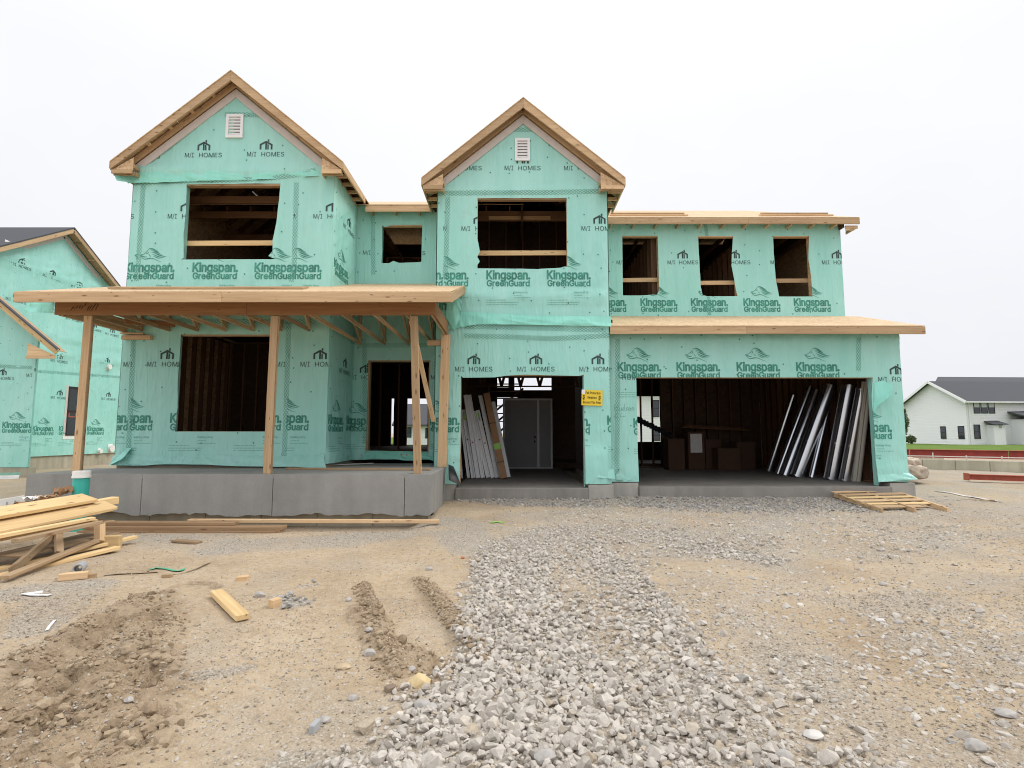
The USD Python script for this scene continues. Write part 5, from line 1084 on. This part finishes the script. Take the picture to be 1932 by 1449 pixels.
# white house at the right
Wc = P(1828, 840, 62.0); z0 = .1
o = thing('white_house', 'finished white house with dark grey roof beyond the lawn at the right', 'house')
cx, cyy = Wc[0], 62.0; gl = P(1710, 840, 71.0); ux, uy = gl[0], 71.0; Lg = math.hypot(cx - ux, cyy - uy); eave = P(1826, 754, 62.0)[2]; pk = P(1757, 722, 67.0)[2]
f1 = lapwall(o, (ux, uy), (cx, cyy), z0, lambda s: eave + (pk - eave) * (1 - abs(2 * s / Lg - 1)))
f2 = lapwall(o, (cx, cyy), (cx + 26, cyy + 2.2), z0, lambda s: eave)
for a, b in ((.60, .685), (.865, .955)): win(o, f1, a * Lg, b * Lg, P(1790, 828, 64)[2], P(1790, 804, 64)[2])
s_ = 62 / 1000.
for k, a in enumerate((1843, 1858, 1873)): win(o, f2, (a - 1828) * s_ * 1.0, (a - 1828 + 13.5) * s_, P(1850, 780, 62)[2], P(1850, 758, 62)[2], True)
win(o, f2, 12 * s_, 25 * s_, P(1850, 828, 62)[2], P(1850, 801, 62)[2]); win(o, f2, 63 * s_, 72 * s_, P(1890, 828, 62)[2], P(1890, 801, 62)[2])
mx, my = (ux + cx) / 2, (uy + cyy) / 2; ex, ey = 26 / 26.1, 2.2 / 26.1; gxn = np.array([cx - ux, cyy - uy]) / Lg
rid0 = np.array([mx, my, pk]) - [ex * .5, ey * .5, -.15]; rid1 = rid0 + [26 * ex, 26 * ey, 0]
ea = np.array([cx + gxn[0] * .5, cyy + gxn[1] * .5, eave - .2]) - [ex * .5, ey * .5, 0]; eb = np.array([ux - gxn[0] * .5, uy - gxn[1] * .5, eave - .2]) - [ex * .5, ey * .5, 0]
roof2(o, [ea, ea + [26 * ex, 26 * ey, 0], rid1, rid0]); roof2(o, [eb, eb + [26 * ex, 26 * ey, 0], rid1, rid0])
lumber('gutter', ea + [0, -.05, -.1], ea + [26 * ex, 26 * ey - .05, -.1], .14, .16, 'siding_white', o); lumber('rake_trim', ea - [ex * .03, .06, .12], rid0 - [ex * .03, .06, .12], .06, .3, 'siding_white', o); lumber('rake_trim', eb - [ex * .03, .06, .12], rid0 - [ex * .03, .06, .12], .06, .3, 'siding_white', o)
ph = P(1787, 714, 72); roof2(o, [rid0 + [1, 0, -.1], rid0 + [26, 3, -.1], rid0 + [24, 6, 1.1], rid0 + [4.2, 3.5, ph[2] - rid0[2]]])
lumber('downspout', (cx + .3, cyy - .06, z0), (cx + .3, cyy - .06, eave - .2), .08, .08, 'siding_white', o, up=(0, 1, 0))
for a, h in ((1885, .45), (1892, .3)): q = P(a, 738, 66.5); lumber('roof_vent', q - [0, 0, .4], q + [0, 0, h * .4], .3, .3, 'siding_white', o, up=(0, 1, 0))
bx = 38 * s_; q = f2(np.array([bx, bx + 21 * s_]), np.array([z0, z0]), .0)
obj('bump_out', MB().box((q[0][0], q[0][1] - 1.0, z0), (q[1][0], q[1][1] - .05, P(1870, 802, 61)[2])).out(), 'siding_white', o); zt = P(1870, 799, 61)[2]
roof2(o, [(q[0][0] - .25, q[0][1] - 1.2, zt - .05), (q[1][0] + .25, q[0][1] - 1.2, zt - .05), (q[1][0] + .25, q[1][1], zt + .35), (q[0][0] - .25, q[1][1], zt + .35)], .1)
obj('vent_hood', MB().box((q[0][0] + .6, q[0][1] - 1.06, 2.1), (q[0][0] + .9, q[0][1] - 1.0, 2.5), .02).out(), 'door_grey', o)
q = f2(np.array([5.6, 12.]), np.array([z0, z0]), 0.); obj('sun_room', MB().box((q[0][0], q[0][1] - 3.2, z0), (q[1][0], q[1][1] - .05, 3.1)).out(), 'siding_white', o); roof2(o, [(q[0][0] - .4, q[0][1] - 3.6, 3.15), (q[1][0] + .3, q[0][1] - 3.6, 3.15), (q[1][0] + .3, q[1][1], 4.2), (q[0][0] - .4, q[1][1], 4.2)], .15)
win(o, lambda u, v, d=0.: np.column_stack([q[0][0] + u, np.full(len(u), q[0][1] - 3.2) - d, v]), .8, 2.0, .5, 2.6)
# houses behind, glimpsed through the open framing
def plain_house(label, x0, x1, y, zE, zR, depth=9, wins=()):
    o = thing('distant_house', label, 'house'); fr = lapwall(o, (x0, y), (x1, y), 0.05, lambda s: zE, step=.3)
    lapwall(o, (x0, y + depth), (x0, y), 0.05, lambda s: zE + (zR - zE) * (1 - abs(2 * s / depth - 1)), step=.3); lapwall(o, (x1, y), (x1, y + depth), 0.05, lambda s: zE + (zR - zE) * (1 - abs(2 * s / depth - 1)), step=.3)
    roof2(o, [(x0 - .4, y - .5, zE - .1), (x1 + .4, y - .5, zE - .1), (x1 + .4, y + depth / 2, zR + .15), (x0 - .4, y + depth / 2, zR + .15)]); roof2(o, [(x0 - .4, y + depth + .5, zE - .1), (x1 + .4, y + depth + .5, zE - .1), (x1 + .4, y + depth / 2, zR + .15), (x0 - .4, y + depth / 2, zR + .15)])
    for a in wins: win(o, fr, *a)
plain_house('white house seen through the framing left in the double garage', 12.2, 24, 56, 6.0, 9.0, wins=[(2.55, 3.35, 3.2, 5.0), (2.55, 3.35, .7, 1.9), (6, 7, 3.2, 5)])
plain_house('grey roofed white house seen through the porch doorway', -13.5, -8.0, 62, 2.6, 5.0, wins=[(1.0, 1.8, 1, 2.2), (3.4, 4.2, .9, 2.1)])

# wrapped neighbour at the left
NX = -19.2
o = thing('neighbour_house', 'neighbouring house in green wrap with shingled roof at the left edge', 'house')
NY0, NY1, NZ = 20.95, 28.6, .58
npk = PX(121, 433, NX); slN = .62; NYC = npk[1]; npz = npk[2]
ne = lambda y: npz - .1 - slN * abs(y - NYC)
NB = 18.6
wl = Polygon([(NY0, NZ), (NY0, 4.6), (NB, 4.6), (NB, ne(NB)), (NYC, ne(NYC)), (NY1, ne(NY1)), (NY1, NZ)])
WN = [PX(147, 728, NX), PX(121, 822, NX)]
wy0, wy1, wz0, wz1 = WN[1][1], WN[1][1] + 1.0, WN[1][2], PX(121, 728, NX)[2]
H_keep = H
obj('sheathed_wall', prism(holes(wl, [(wy0, wz0, wy1, wz1)]), -.15, 0, side(NX)), 'osb', o)
fN = Film('house_wrap', o, side(NX), holes(wl, [(wy0, wz0, wy1, wz1)]), wrinkles(91, [(4.9, .25, .03), (5.6, .3, .02), (8.2, .4, .05)], amp=1.6), h=.12)
fN.at = lambda px, py: tuple(PX(px, py, NX)[1:])
for a in ((36, 505), (94, 526), (146, 546), (96, 585), (138, 606), (176, 624), (210, 634), (110, 684), (110, 753), (203, 755), (199, 690), (28, 570)): mark(fN, *a)
for a in ((80, 813), (179, 813), (128, 813)): king(fN, *a)
fN.ink('lap_line', crossband([fN.at(62, 700), fN.at(232, 712)], .12), 'lap_ink', maxedge=.3); fN.ink('nail_cap', nails(fN.shape, 300, r=.012), 'nail_cap', kind='stuff', maxedge=.3)
wv = thing('window', parent=o)
fw = side(NX + .01)
obj('window_frame', prism(holes(sbox(wy0, wz0, wy1, wz1), [(wy0 + .06, wz0 + .06, wy1 - .06, (wz0 + wz1) / 2 - .03), (wy0 + .06, (wz0 + wz1) / 2 + .03, wy1 - .06, wz1 - .06)]), -.02, .05, fw), 'window_frame_dark', wv)
obj('pane', prism(sbox(wy0 + .04, wz0 + .04, wy1 - .04, wz1 - .04), 0, .01, fw), 'glass_dark', wv)
obj('flashing_tape', prism(sbox(wy0 - .12, wz0 - .15, wy1 + .12, wz0), .03, .034, fw), 'lid_white', wv); obj('flashing_tape', prism(sbox(wy0 - .12, wz0, wy0, wz1 + .05), .03, .034, fw), 'dirty_white', wv)
obj('sticker', prism(holes(sbox(wy0 + .12, wz0 + .8, wy0 + .5, wz0 + 1.05), [(wy0 + .16, wz0 + .84, wy0 + .46, wz0 + 1.01)]), .012, .016, fw), 'rust_red', wv)
obj('foundation_wall', MB().box((NX - 8, NY0, -.2), (NX - .03, NY1, NZ)).out(), 'foundation', o)
# its gable roof towards us
for s in (-1, 1):
    ye = NB - .5 if s < 0 else NY1 + .6
    e, a = np.array([NX + .42, ye, npz - slN * abs(ye - NYC)]), np.array([NX + .42, NYC, npz])
    quad_ = [(NX + .45, ye, e[2]), (NX - 14, ye, e[2]), (NX - 14, NYC, npz), (NX + .45, NYC, npz)]
    roof2(o, [np.array(q) + [0, 0, .10] for q in quad_], .06)
    lumber('rake_board', e + [-.0, 0, -.05], a + [0, 0, -.05], .04, .18, 'pine', o)
    lumber('frieze_board', np.array([NX + .04, ye * .9 + NYC * .1, npz - slN * abs(ye * .9 + NYC * .1 - NYC) - .30]), np.array([NX + .04, NYC, npz - .30]), .03, .2, 'dirty_white', o)
    lumber('soffit_board', np.array([NX + .20, ye, e[2] - .02]), np.array([NX + .20, NYC, npz - .02]), .40, .015, 'pine', o)
    for t in np.linspace(.08, .92, 9): q = a + (e - a) * t - [0, 0, .07]; lumber('lookout', q, q - [.38, 0, 0], .04, .09, 'pine', o)
for px, py, r in ((202, 692, .12), (185, 851, .1), (206, 846, .16), (12, 460, .1)):
    q = PX(px, py, NX); obj('vent_flange', MB().mesh(trimesh.creation.cylinder(r, .12, sections=20, transform=trimesh.transformations.translation_matrix(q + [.1, 0, 0]) @ trimesh.transformations.rotation_matrix(math.pi / 2, (0, 1, 0)))).box(q + [.03, -r, -r * 1.3], q + [.05, r, r * 1.3]).out(), 'lid_white', o)
# its front garage wing
wy = 18.2; wc = P(64, 760, wy)[0]; ev = P(108, 662, 17.85); slW = .80; xr = wc - 5.2
wz = .36; wtop = lambda x: ev[2] - .02 + slW * (ev[0] - x) - .25
wp = Polygon([(xr, wz), (xr, wtop(xr)), (wc, wtop(wc)), (wc, wz)])
obj('sheathed_wall', prism(wp.intersection(sbox(xr, -1, wc - .12, 30)), -.15, 0, front(wy)), 'osb', o)
fW = Film('house_wrap', o, front(wy), wp, wrinkles(95, [(4.0, .18, .03)], amp=1.2), h=.1); fW.at = lambda px, py: (P(px, py, wy)[0], P(px, py, wy)[2])
king(fW, 33, 807); mark(fW, 5, 717); mark(fW, 74, 711); king(fW, -32, 807); fW.ink('nail_cap', nails(fW.shape, 301), 'nail_cap', kind='stuff', maxedge=.3); fW.ink('lap_line', crossband([fW.at(-20, 690), fW.at(66, 694)], .12), 'lap_ink', maxedge=.3)
obj('side_wall', MB().bar((wc - .012, wy + .012, (wz + wtop(wc)) / 2), (NX + .02, NY0 + .05, (wz + wtop(wc)) / 2), .06, wtop(wc) - wz, 0).out(), 'wrap', o)
obj('foundation_wall', MB().box((xr, wy - .02, -.2), (wc - .01, wy + .3, wz - .01)).out(), 'foundation', o)
ap = np.array([xr, 17.85, ev[2] + slW * (ev[0] - xr)])
lumber('rake_board', ev + [0, 0, -.05], ap + [0, 0, -.05], .04, .19, 'bright_pine', o); roof2(o, [(ev[0] + .02, 17.8, ev[2] + .08), (ev[0] + .02, 17.93, ev[2] + .08), (xr, 17.93, ap[2] + .08), (xr, 17.8, ap[2] + .08)], .05)
lumber('soffit_board', ev + [0, .2, .0], ap + [0, .2, .0], .38, .015, 'pine', o)
lumber('frieze_board', (wc, wy - .04, wtop(wc) + .05), (xr, wy - .04, wtop(xr) + .05), .03, .2, 'dirty_white', o)
for t in np.linspace(.06, .9, 6): q = ev + (ap - ev) * t - [0, 0, .07]; lumber('lookout', q, q + [0, .33, 0], .04, .09, 'pine', o)
obj('return_panel', prism(Polygon([(ev[0] - .05, ev[2] - .17), (wc - .1, ev[2] - .17), (wc - .1, ev[2] - .17 + .45)]), 0, .012, front(17.9)), 'pine', o)
lumber('return_block', (ev[0] - .05, 17.86, ev[2] - .22), (wc - .1, 17.86, ev[2] - .22), .04, .09, 'pine', o)
# things by its foundation
flat('banner_white', (.66, .66, .66), .5, noise=.2, scale=3); flat('banner_red', (.45, .03, .04), .5); flat('banner_green', (.16, .34, .26), .5)
drape([P(-30, 893, 17.6), P(8, 893, 17.6), P(40, 891, 17.7)], [P(-30, 922, 17.5), P(10, 922, 17.5), P(38, 918, 17.6)], .12, 51, 18, 8, parent=None, mat='banner_white', name='plastic_sheet'); tag(stage.GetPrimAtPath('/World/plastic_sheet'), 'white printed plastic sheet draped against the neighbouring foundation', 'sheet')
drape([P(-30, 893, 17.3), P(40, 891, 17.3)], [P(-30, 898, 17.3), P(40, 896, 17.3)], .02, 52, 10, 3, parent=stage.GetPrimAtPath('/World/plastic_sheet'), mat='banner_green', name='printed_band')
for px, m in ((30, 'banner_red'), (10, 'banner_red')):
    q = P(px, 929, 16.6); o = thing('hazard_placard', 'red diamond placard leaning below the white plastic sheet' if px == 30 else 'second red diamond placard left of the other below the sheet', 'placard'); obj('placard', MB().bar(q - [.11, 0, .11], q + [.11, 0, .11], .01, .30, 0, up=(-1, 0, 1)).out(), m, o); lumber('stick', q + [0, .02, 0], [q[0], q[1] + .02, ground_z(q[0], q[1])], .02, .02, 'old_wood', o, up=(0, 1, 0))

# ------------------------------------------------------------------ lawn, far trees
mat('lawn', {'g': ('geometry', {}), 'n': ('noise_texture', {'scale': .5, 'detail': 9.0, 'roughness': .7}), 'n2': ('noise_texture', {'scale': 30.0, 'detail': 4.0}), 'r': ('rgb_ramp', {'ramp': [(.3, (.075, .13, .022)), (.7, (.155, .23, .05))]}), 'b': ('bump', {'strength': .8, 'distance': .05}), 'p': ('principled_bsdf', {'roughness': .9, 'specular_ior_level': .1})},
    [('g.position', 'n.vector'), ('g.position', 'n2.vector'), ('n.fac', 'r.fac'), ('r.color', 'p.base_color'), ('n2.fac', 'b.height'), ('b.normal', 'p.normal')])
lx, ly = np.linspace(-60, 140, 90), np.linspace(34, 170, 60); A, B2 = np.meshgrid(lx, ly, indexing='ij'); zz = .06 + .05 * fb(A, B2, .15, 3, 31) + .08 * np.clip((B2 - 34) / 4, 0, 1)
i = (np.arange(89)[:, None] * 60 + np.arange(59)[None]).ravel(); obj('lawn', (np.column_stack([A.ravel(), B2.ravel(), zz.ravel()]), np.vstack([np.column_stack([i, i + 60, i + 61]), np.column_stack([i, i + 61, i + 1])])), 'lawn', None, smooth=True, kind='structure', label='green lawn between the building plots', cat='lawn')
flat('leaf', (.09, .13, .05), .8, noise=.5, scale=2); flat('bark', (.10, .075, .05), .9)
def tree(x, y, h, r, seed, label, group=None):
    q = np.random.default_rng(seed); o = thing('young_tree', label, 'tree', (x, y, .1), group=group)
    obj('trunk', trimesh.creation.revolve([(0, 0), (.07, 0), (.045, h * .5), (.015, h * .95), (0, h)], sections=10), 'bark', o)
    n = 1400; d = q.normal(size=(n, 3)); d /= np.linalg.norm(d, axis=1)[:, None]; c = d * (q.random(n)[:, None] ** .4) * [r, r, h * .36] * (.65 + .6 * meshkit.noise(d * 2.5 + seed))[:, None] + [0, 0, h * .64]
    a, b = q.normal(size=(n, 3)) * .09, q.normal(size=(n, 3)) * .09; V = np.stack([c, c + a, c + a + b, c + b], 1).reshape(-1, 3); k = np.arange(n)[:, None] * 4
    obj('crown', (V, np.vstack([k + [0, 1, 2], k + [0, 2, 3]])), 'leaf', o)
tree(*P(1707, 830, 58)[:2], 4.2, .4, 1, 'slender young tree beside the white house, half hidden by the right corner'); tree(*P(1719, 838, 66)[:2], 1.0, .45, 2, 'small shrub at the left foot of the white house')

# ------------------------------------------------------------------ stones
def rock_mesh(seed, n=16, flat_=.75):
    r = np.random.default_rng(seed); d = r.normal(size=(n, 3)); d /= np.linalg.norm(d, axis=1)[:, None]; d *= r.uniform(.78, 1.05, (n, 1)); d *= [1.0, r.uniform(.65, .95), r.uniform(.5, .85) * flat_ / .75]
    h = trimesh.convex.convex_hull(d); return np.array(h.vertices), np.array(h.faces)
def stone_mat(name, ramp):
    mat(name, {'oi': ('object_info', {}), 'tc': ('texture_coordinate', {}), 'g': ('geometry', {}), 'r': ('rgb_ramp', {'ramp': ramp}), 'n': ('noise_texture', {'scale': 30.0, 'detail': 8.0, 'roughness': .7}), 'nr': ('rgb_ramp', {'ramp': [(.3, (.72, .70, .68)), (.65, (1.0, 1.0, 1.0))]}), 'm': ('mix_color', {'blend_type': 'multiply', 'fac': 1.0}), 'b': ('bump', {'strength': .8, 'distance': .01}), 'p': ('principled_bsdf', {'roughness': .88, 'specular_ior_level': .2})},
        [('oi.random', 'r.fac'), ('g.position', 'n.vector'), ('n.fac', 'nr.fac'), ('r.color', 'm.a'), ('nr.color', 'm.b'), ('m.result', 'p.base_color'), ('n.fac', 'b.height'), ('b.normal', 'p.normal')])
stone_mat('limestone', [(0, (.38, .345, .305)), (.25, (.465, .43, .388)), (.6, (.535, .495, .45)), (.85, (.59, .55, .50)), (.93, (.45, .38, .29)), (1, (.35, .34, .325))])
stone_mat('grit', [(0, (.22, .18, .14)), (.4, (.36, .31, .25)), (.7, (.46, .42, .37)), (1, (.52, .49, .45))])
stone_mat('blue_chip', [(0, (.27, .262, .25)), (.5, (.36, .35, .337)), (1, (.46, .45, .43))])
stone_mat('clod', [(0, (.22, .162, .106)), (.5, (.33, .25, .17)), (1, (.43, .345, .245))])
def scatter(name, label, material, pos, size, seed, cat='gravel', sink=.25, variants=14, flat_=.75, pts=None):
    r = np.random.default_rng(seed); x = stage.DefinePrim('/World/' + name, 'PointInstancer'); pi = UsdGeom.PointInstancer(x); tag(x, label, cat, kind='stuff')
    for k in range(variants): obj('stone', rock_mesh(seed * 100 + k, pts or (13 if len(pos) > 12000 else 17), flat_), material, x)
    ks = ['stone'] + [f'stone_{k:03d}' for k in range(1, variants)]
    pi.CreatePrototypesRel().SetTargets([Sdf.Path(f'/World/{name}/{k}') for k in ks])
    n = len(pos); pi.CreateProtoIndicesAttr(Vt.IntArray.FromNumpy(r.integers(0, variants, n).astype(np.int32)))
    z = height(pos[:, 0], pos[:, 1]) + size * (.5 - sink) * .8
    if pos.shape[1] > 2: z = z + pos[:, 2]
    pi.CreatePositionsAttr(Vt.Vec3fArray.FromNumpy(np.column_stack([pos[:, :2], z]).astype(np.float32)))
    pi.CreateScalesAttr(Vt.Vec3fArray.FromNumpy((size[:, None] * r.uniform(.85, 1.15, (n, 3))).astype(np.float32)))
    yaw, tl, ta = r.uniform(0, 2 * np.pi, n), r.normal(0, .35, n), r.uniform(0, 2 * np.pi, n)
    c1, s1, c2, s2 = np.cos(yaw / 2), np.sin(yaw / 2), np.cos(tl / 2), np.sin(tl / 2); ax = np.column_stack([np.cos(ta), np.sin(ta)])
    w = c1 * c2; xq = ax[:, 0] * s2 * c1 - ax[:, 1] * s2 * s1; yq = ax[:, 1] * s2 * c1 + ax[:, 0] * s2 * s1; zq = s1 * c2
    pi.CreateOrientationsAttr(Vt.QuathArray([Gf.Quath(float(a), float(b), float(c), float(d)) for a, b, c, d in zip(w, xq, yq, zq)]))
def sample(n, x0, x1, y0, y1, dens, seed, bias=1.0):
    r = np.random.default_rng(seed); y = y0 * (y1 / y0) ** (r.random(n) ** bias); x = r.uniform(-1, 1, n) * (y * 1.0 + .4); x = np.clip(x, x0, x1)
    k = r.random(n) < dens(x, y); return np.column_stack([x[k], y[k]])
def clump(x, y, s, seed, lo=.42, hi=.62): return np.clip((fb(x, y, s, 3, seed) - lo) / (hi - lo), 0, 1)
def d_main(x, y):
    c, f = stroke_max(x, y, STONE_MAIN[:1]), np.maximum(stroke_max(x, y, STONE_FAN[:1]), .3 * stroke_max(x, y, STONE_FAN)); n = fb(x, y, 1.3, 4, 48) - .5; n2 = fb(x, y, 3.5, 3, 49) - .5
    core = np.clip(c * (1 + 1.2 * n) * 1.05 + .5 * n2, 0, 1) * (c > 0) * np.clip(1.15 - .5 * np.clip(y - 6, 0, 3), .35, 1)
    arm = .55 * np.clip(stroke_max(x, y, STONE_MAIN[1:]) * (1 + 1.6 * n) + .9 * n2, 0, 1) * (stroke_max(x, y, STONE_MAIN[1:]) > 0)
    fan = .30 * np.clip(f * (1 + 2.0 * n) + 1.4 * n2 - .15, 0, 1) * (f > 0)
    return np.maximum.reduce([core, arm, fan])
def d_low(x, y): return np.clip((x - .1) / .6, 0, 1) * np.clip((5.0 - y) / 1.6, 0, 1)
def d_thin(x, y): return .8 * d_low(x, y) * (.25 + clump(x, y, 1.5, 47)) + .15 * stroke_max(x, y, STONE_MAIN) ** .5 + .42 * stroke_max(x, y, STONE_THIN) * (.2 + clump(x, y, 1.6, 42)) + (.05 + .16 * clump(x, y, .8, 43)) * np.clip((x + .6), 0, 1) + .14 * stroke_max(x, y, STONE_FAN)
def uni(n, x0, x1, y0, y1, dens, seed):
    r = np.random.default_rng(seed); x, y = r.uniform(x0, x1, n), r.uniform(y0, y1, n); k = r.random(n) < dens(x, y); return np.column_stack([x[k], y[k]])
onsite = lambda x, y: ((y < 11.6) | (x > 9.3) | ((x > BX0) & (y < 12.0))) & ~((x < -1.3) & (y > 9.6)) & (np.abs(x) < y * 1.02 + .5)
g1 = uni(120000, -2.2, 7.5, 2.3, 10.5, lambda x, y: d_main(x, y) * onsite(x, y), 1)
r_ = np.random.default_rng(5); sz1 = np.clip(r_.lognormal(math.log(.0203), .40, len(g1)), .010, .052)
lift = (r_.random(len(g1)) < .3) * .016
sz1 *= np.clip(1.12 - .07 * np.clip(g1[:, 1] - 3, 0, 6), .65, 1.1)
scatter('gravel', 'pale grey crushed limestone spread in a broad fan on the dirt', 'limestone', np.column_stack([g1, lift]), sz1, 3, sink=.32)
g2 = uni(130000, -6.0, 11.0, 2.3, 12.4, lambda x, y: np.minimum(1, d_thin(x, y)) * .55 * onsite(x, y), 2); sz2 = np.clip(r_.lognormal(math.log(.018), .45, len(g2)), .007, .052)
scatter('scattered_gravel', 'loose grey stones strewn thinly over the dirt', 'limestone', g2, sz2, 4, sink=.45, flat_=.5)
def d_fine(x, y): return .14 + .4 * np.clip((x + .5) / 1.5, 0, 1) * (.3 + clump(x, y, .9, 50)) + .55 * stroke_max(x, y, GREY_FINE) + .35 * clump(x, y, 1.2, 44) + .4 * stroke_max(x, y, STONE_MAIN)
g3 = np.vstack([uni(70000, -5, 5.5, 2.3, 5.2, lambda x, y: d_fine(x, y) * onsite(x, y), 6), uni(80000, -8, 9.5, 5.2, 11.5, lambda x, y: d_fine(x, y) * onsite(x, y) * .8, 7)]); sz3 = np.clip(r_.lognormal(math.log(.0062), .42, len(g3)), .003, .017)
scatter('grit', 'fine grit and small pebbles pressed into the dirt', 'grit', g3, sz3, 5, sink=.35, variants=8)
g4 = uni(42000, -4, 9.2, 3.5, 12.0, lambda x, y: stroke_max(x, y, STONE_FINE) * onsite(x, y), 8); sz4 = np.clip(r_.lognormal(math.log(.017), .4, len(g4)), .007, .045)
scatter('chippings', 'bluish grey chippings in small heaps and along the garage slabs', 'blue_chip', np.column_stack([g4, r_.random(len(g4)) * .02]), sz4, 6)
def d_clod(x, y):
    mm = mudmask(x, y)
    return np.clip(0.42 * mm * (.15 + clump(x, y, 3, 45)) + 1.1 * rim_d(x, y, *RUT) + .45 * rim_d(x, y, *RUT2), 0, 1)
g5 = uni(60000, -5, .5, 2.3, 6.6, d_clod, 9); sz5 = np.clip(r_.lognormal(math.log(.0095), .55, len(g5)), .004, .045)
scatter('mud_clods', 'crumbled brown mud clods along the ruts', 'clod', g5, sz5, 7, cat='clods', sink=.3, flat_=.7)
g6 = uni(1300, -5, .0, 2.3, 5.2, lambda x, y: mudmask(x, y) * clump(x, y, 1.6, 52, .4, .6), 19); sz6 = np.clip(r_.lognormal(math.log(.027), .45, len(g6)), .012, .075)
scatter('mud_lumps', 'large dried lumps of brown mud in the churned corner', 'clod', g6, sz6, 8, cat='mud lumps', sink=.62, flat_=.75, pts=40)
# single stones that stand out
flat('yellow_stone', (.55, .43, .24), .8, noise=.2, scale=20, bump=.4); flat('grey_stone', (.36, .34, .32), .85, noise=.2, scale=30, bump=.4); flat('tan_stone', (.42, .33, .22), .85, noise=.2, scale=30, bump=.4); flat('orange_stone', (.40, .15, .06), .8); flat('white_stone', (.52, .50, .48), .7)
def stone(px, py, w, m, label, seed, h=.6):
    q = G(px, py, .02); s = w * math.hypot(q[1], CAM_H) / 1000. / 2; q[2] = ground_z(q[0], q[1]) + s * h * .45; r = np.random.default_rng(seed); d = r.normal(size=(40, 3)); d /= np.linalg.norm(d, axis=1)[:, None]
    hm = trimesh.convex.convex_hull(d * r.uniform(.86, 1, (40, 1)) * [s, s * .75, s * h]); hm = hm.subdivide(); v = np.array(hm.vertices); v *= 1 + .10 * (meshkit.fbm(v / s * 2, 3, seed)[:, None] - .5)
    return tag(obj('stone', (v, hm.faces), m, None, smooth=25, frame=Gf.Matrix4d().SetTranslate(Gf.Vec3d(*map(float, q)))), label, 'stone')
stone(790, 1281, 43, 'yellow_stone', 'large pale yellow stone at the left edge of the gravel', 1, .75); stone(697, 1229, 24, 'grey_stone', 'oval grey cobble lying on dirt left of the rut', 2); stone(648, 1251, 30, 'tan_stone', 'round tan stone sunk in the dirt left of the rut', 3, .35); stone(776, 1257, 17, 'grey_stone', 'small grey cobble just above the yellow stone', 4)
stone(797, 1325, 34, 'grey_stone', 'light grey stone below the yellow stone', 5); stone(812, 1332, 26, 'grey_stone', 'grey stone tucked right beside the light one below the yellow stone', 6); stone(614, 1348, 24, 'grey_stone', 'grey stone above the upright scrap near the lower edge', 7); stone(667, 1307, 20, 'grey_stone', 'angular grey stone in open dirt left of the dark scrap', 8)
stone(490, 1121, 22, 'grey_stone', 'grey stone between the bright offcut and the blue chippings', 9); stone(658, 1129, 14, 'grey_stone', 'small grey stone left of the rut near its far end', 10); stone(291, 1268, 24, 'grey_stone', 'dark grey stone at the right edge of the churned mud', 11); stone(243, 1328, 17, 'grey_stone', 'bluish stone low in the churned mud edge', 12); stone(696, 1195, 15, 'grey_stone', 'grey pebble on the left bank of the rut', 13)
stone(873, 1051, 9, 'orange_stone', 'small orange brick chip above the gravel path', 14); stone(1661, 1170, 18, 'white_stone', 'bright white stone on the dirt at the right', 15, .5); stone(1695, 1172, 20, 'grey_stone', 'flat grey stone beside the bright white one', 16, .4); stone(1777, 1257, 24, 'tan_stone', 'flat tan stone among the gravel at the right', 17, .4); stone(1900, 1348, 36, 'grey_stone', 'large flat bluish slab at the right edge of the gravel', 18, .4)
stone(1841, 1411, 36, 'grey_stone', 'large grey stone in the lower right corner', 19, .6); stone(1480, 1449 - 20, 30, 'grey_stone', 'big pale stone at the lower edge right of centre', 20, .7); stone(1535, 1383, 34, 'white_stone', 'long pale stone lying in the thin gravel right of centre', 21, .4); stone(1663, 1038, 14, 'grey_stone', 'grey stone on the open dirt below the pallet', 22, .5); stone(1665, 1100, 16, 'grey_stone', 'dark topped stone in the middle of the right hand dirt', 23, .5)
stone(810, 1072, 16, 'grey_stone', 'pair sized grey stone right of the rut top', 24, .5); stone(1028, 1428, 40, 'grey_stone', 'large pale angular stone in the gravel at the lower centre', 25, .7)
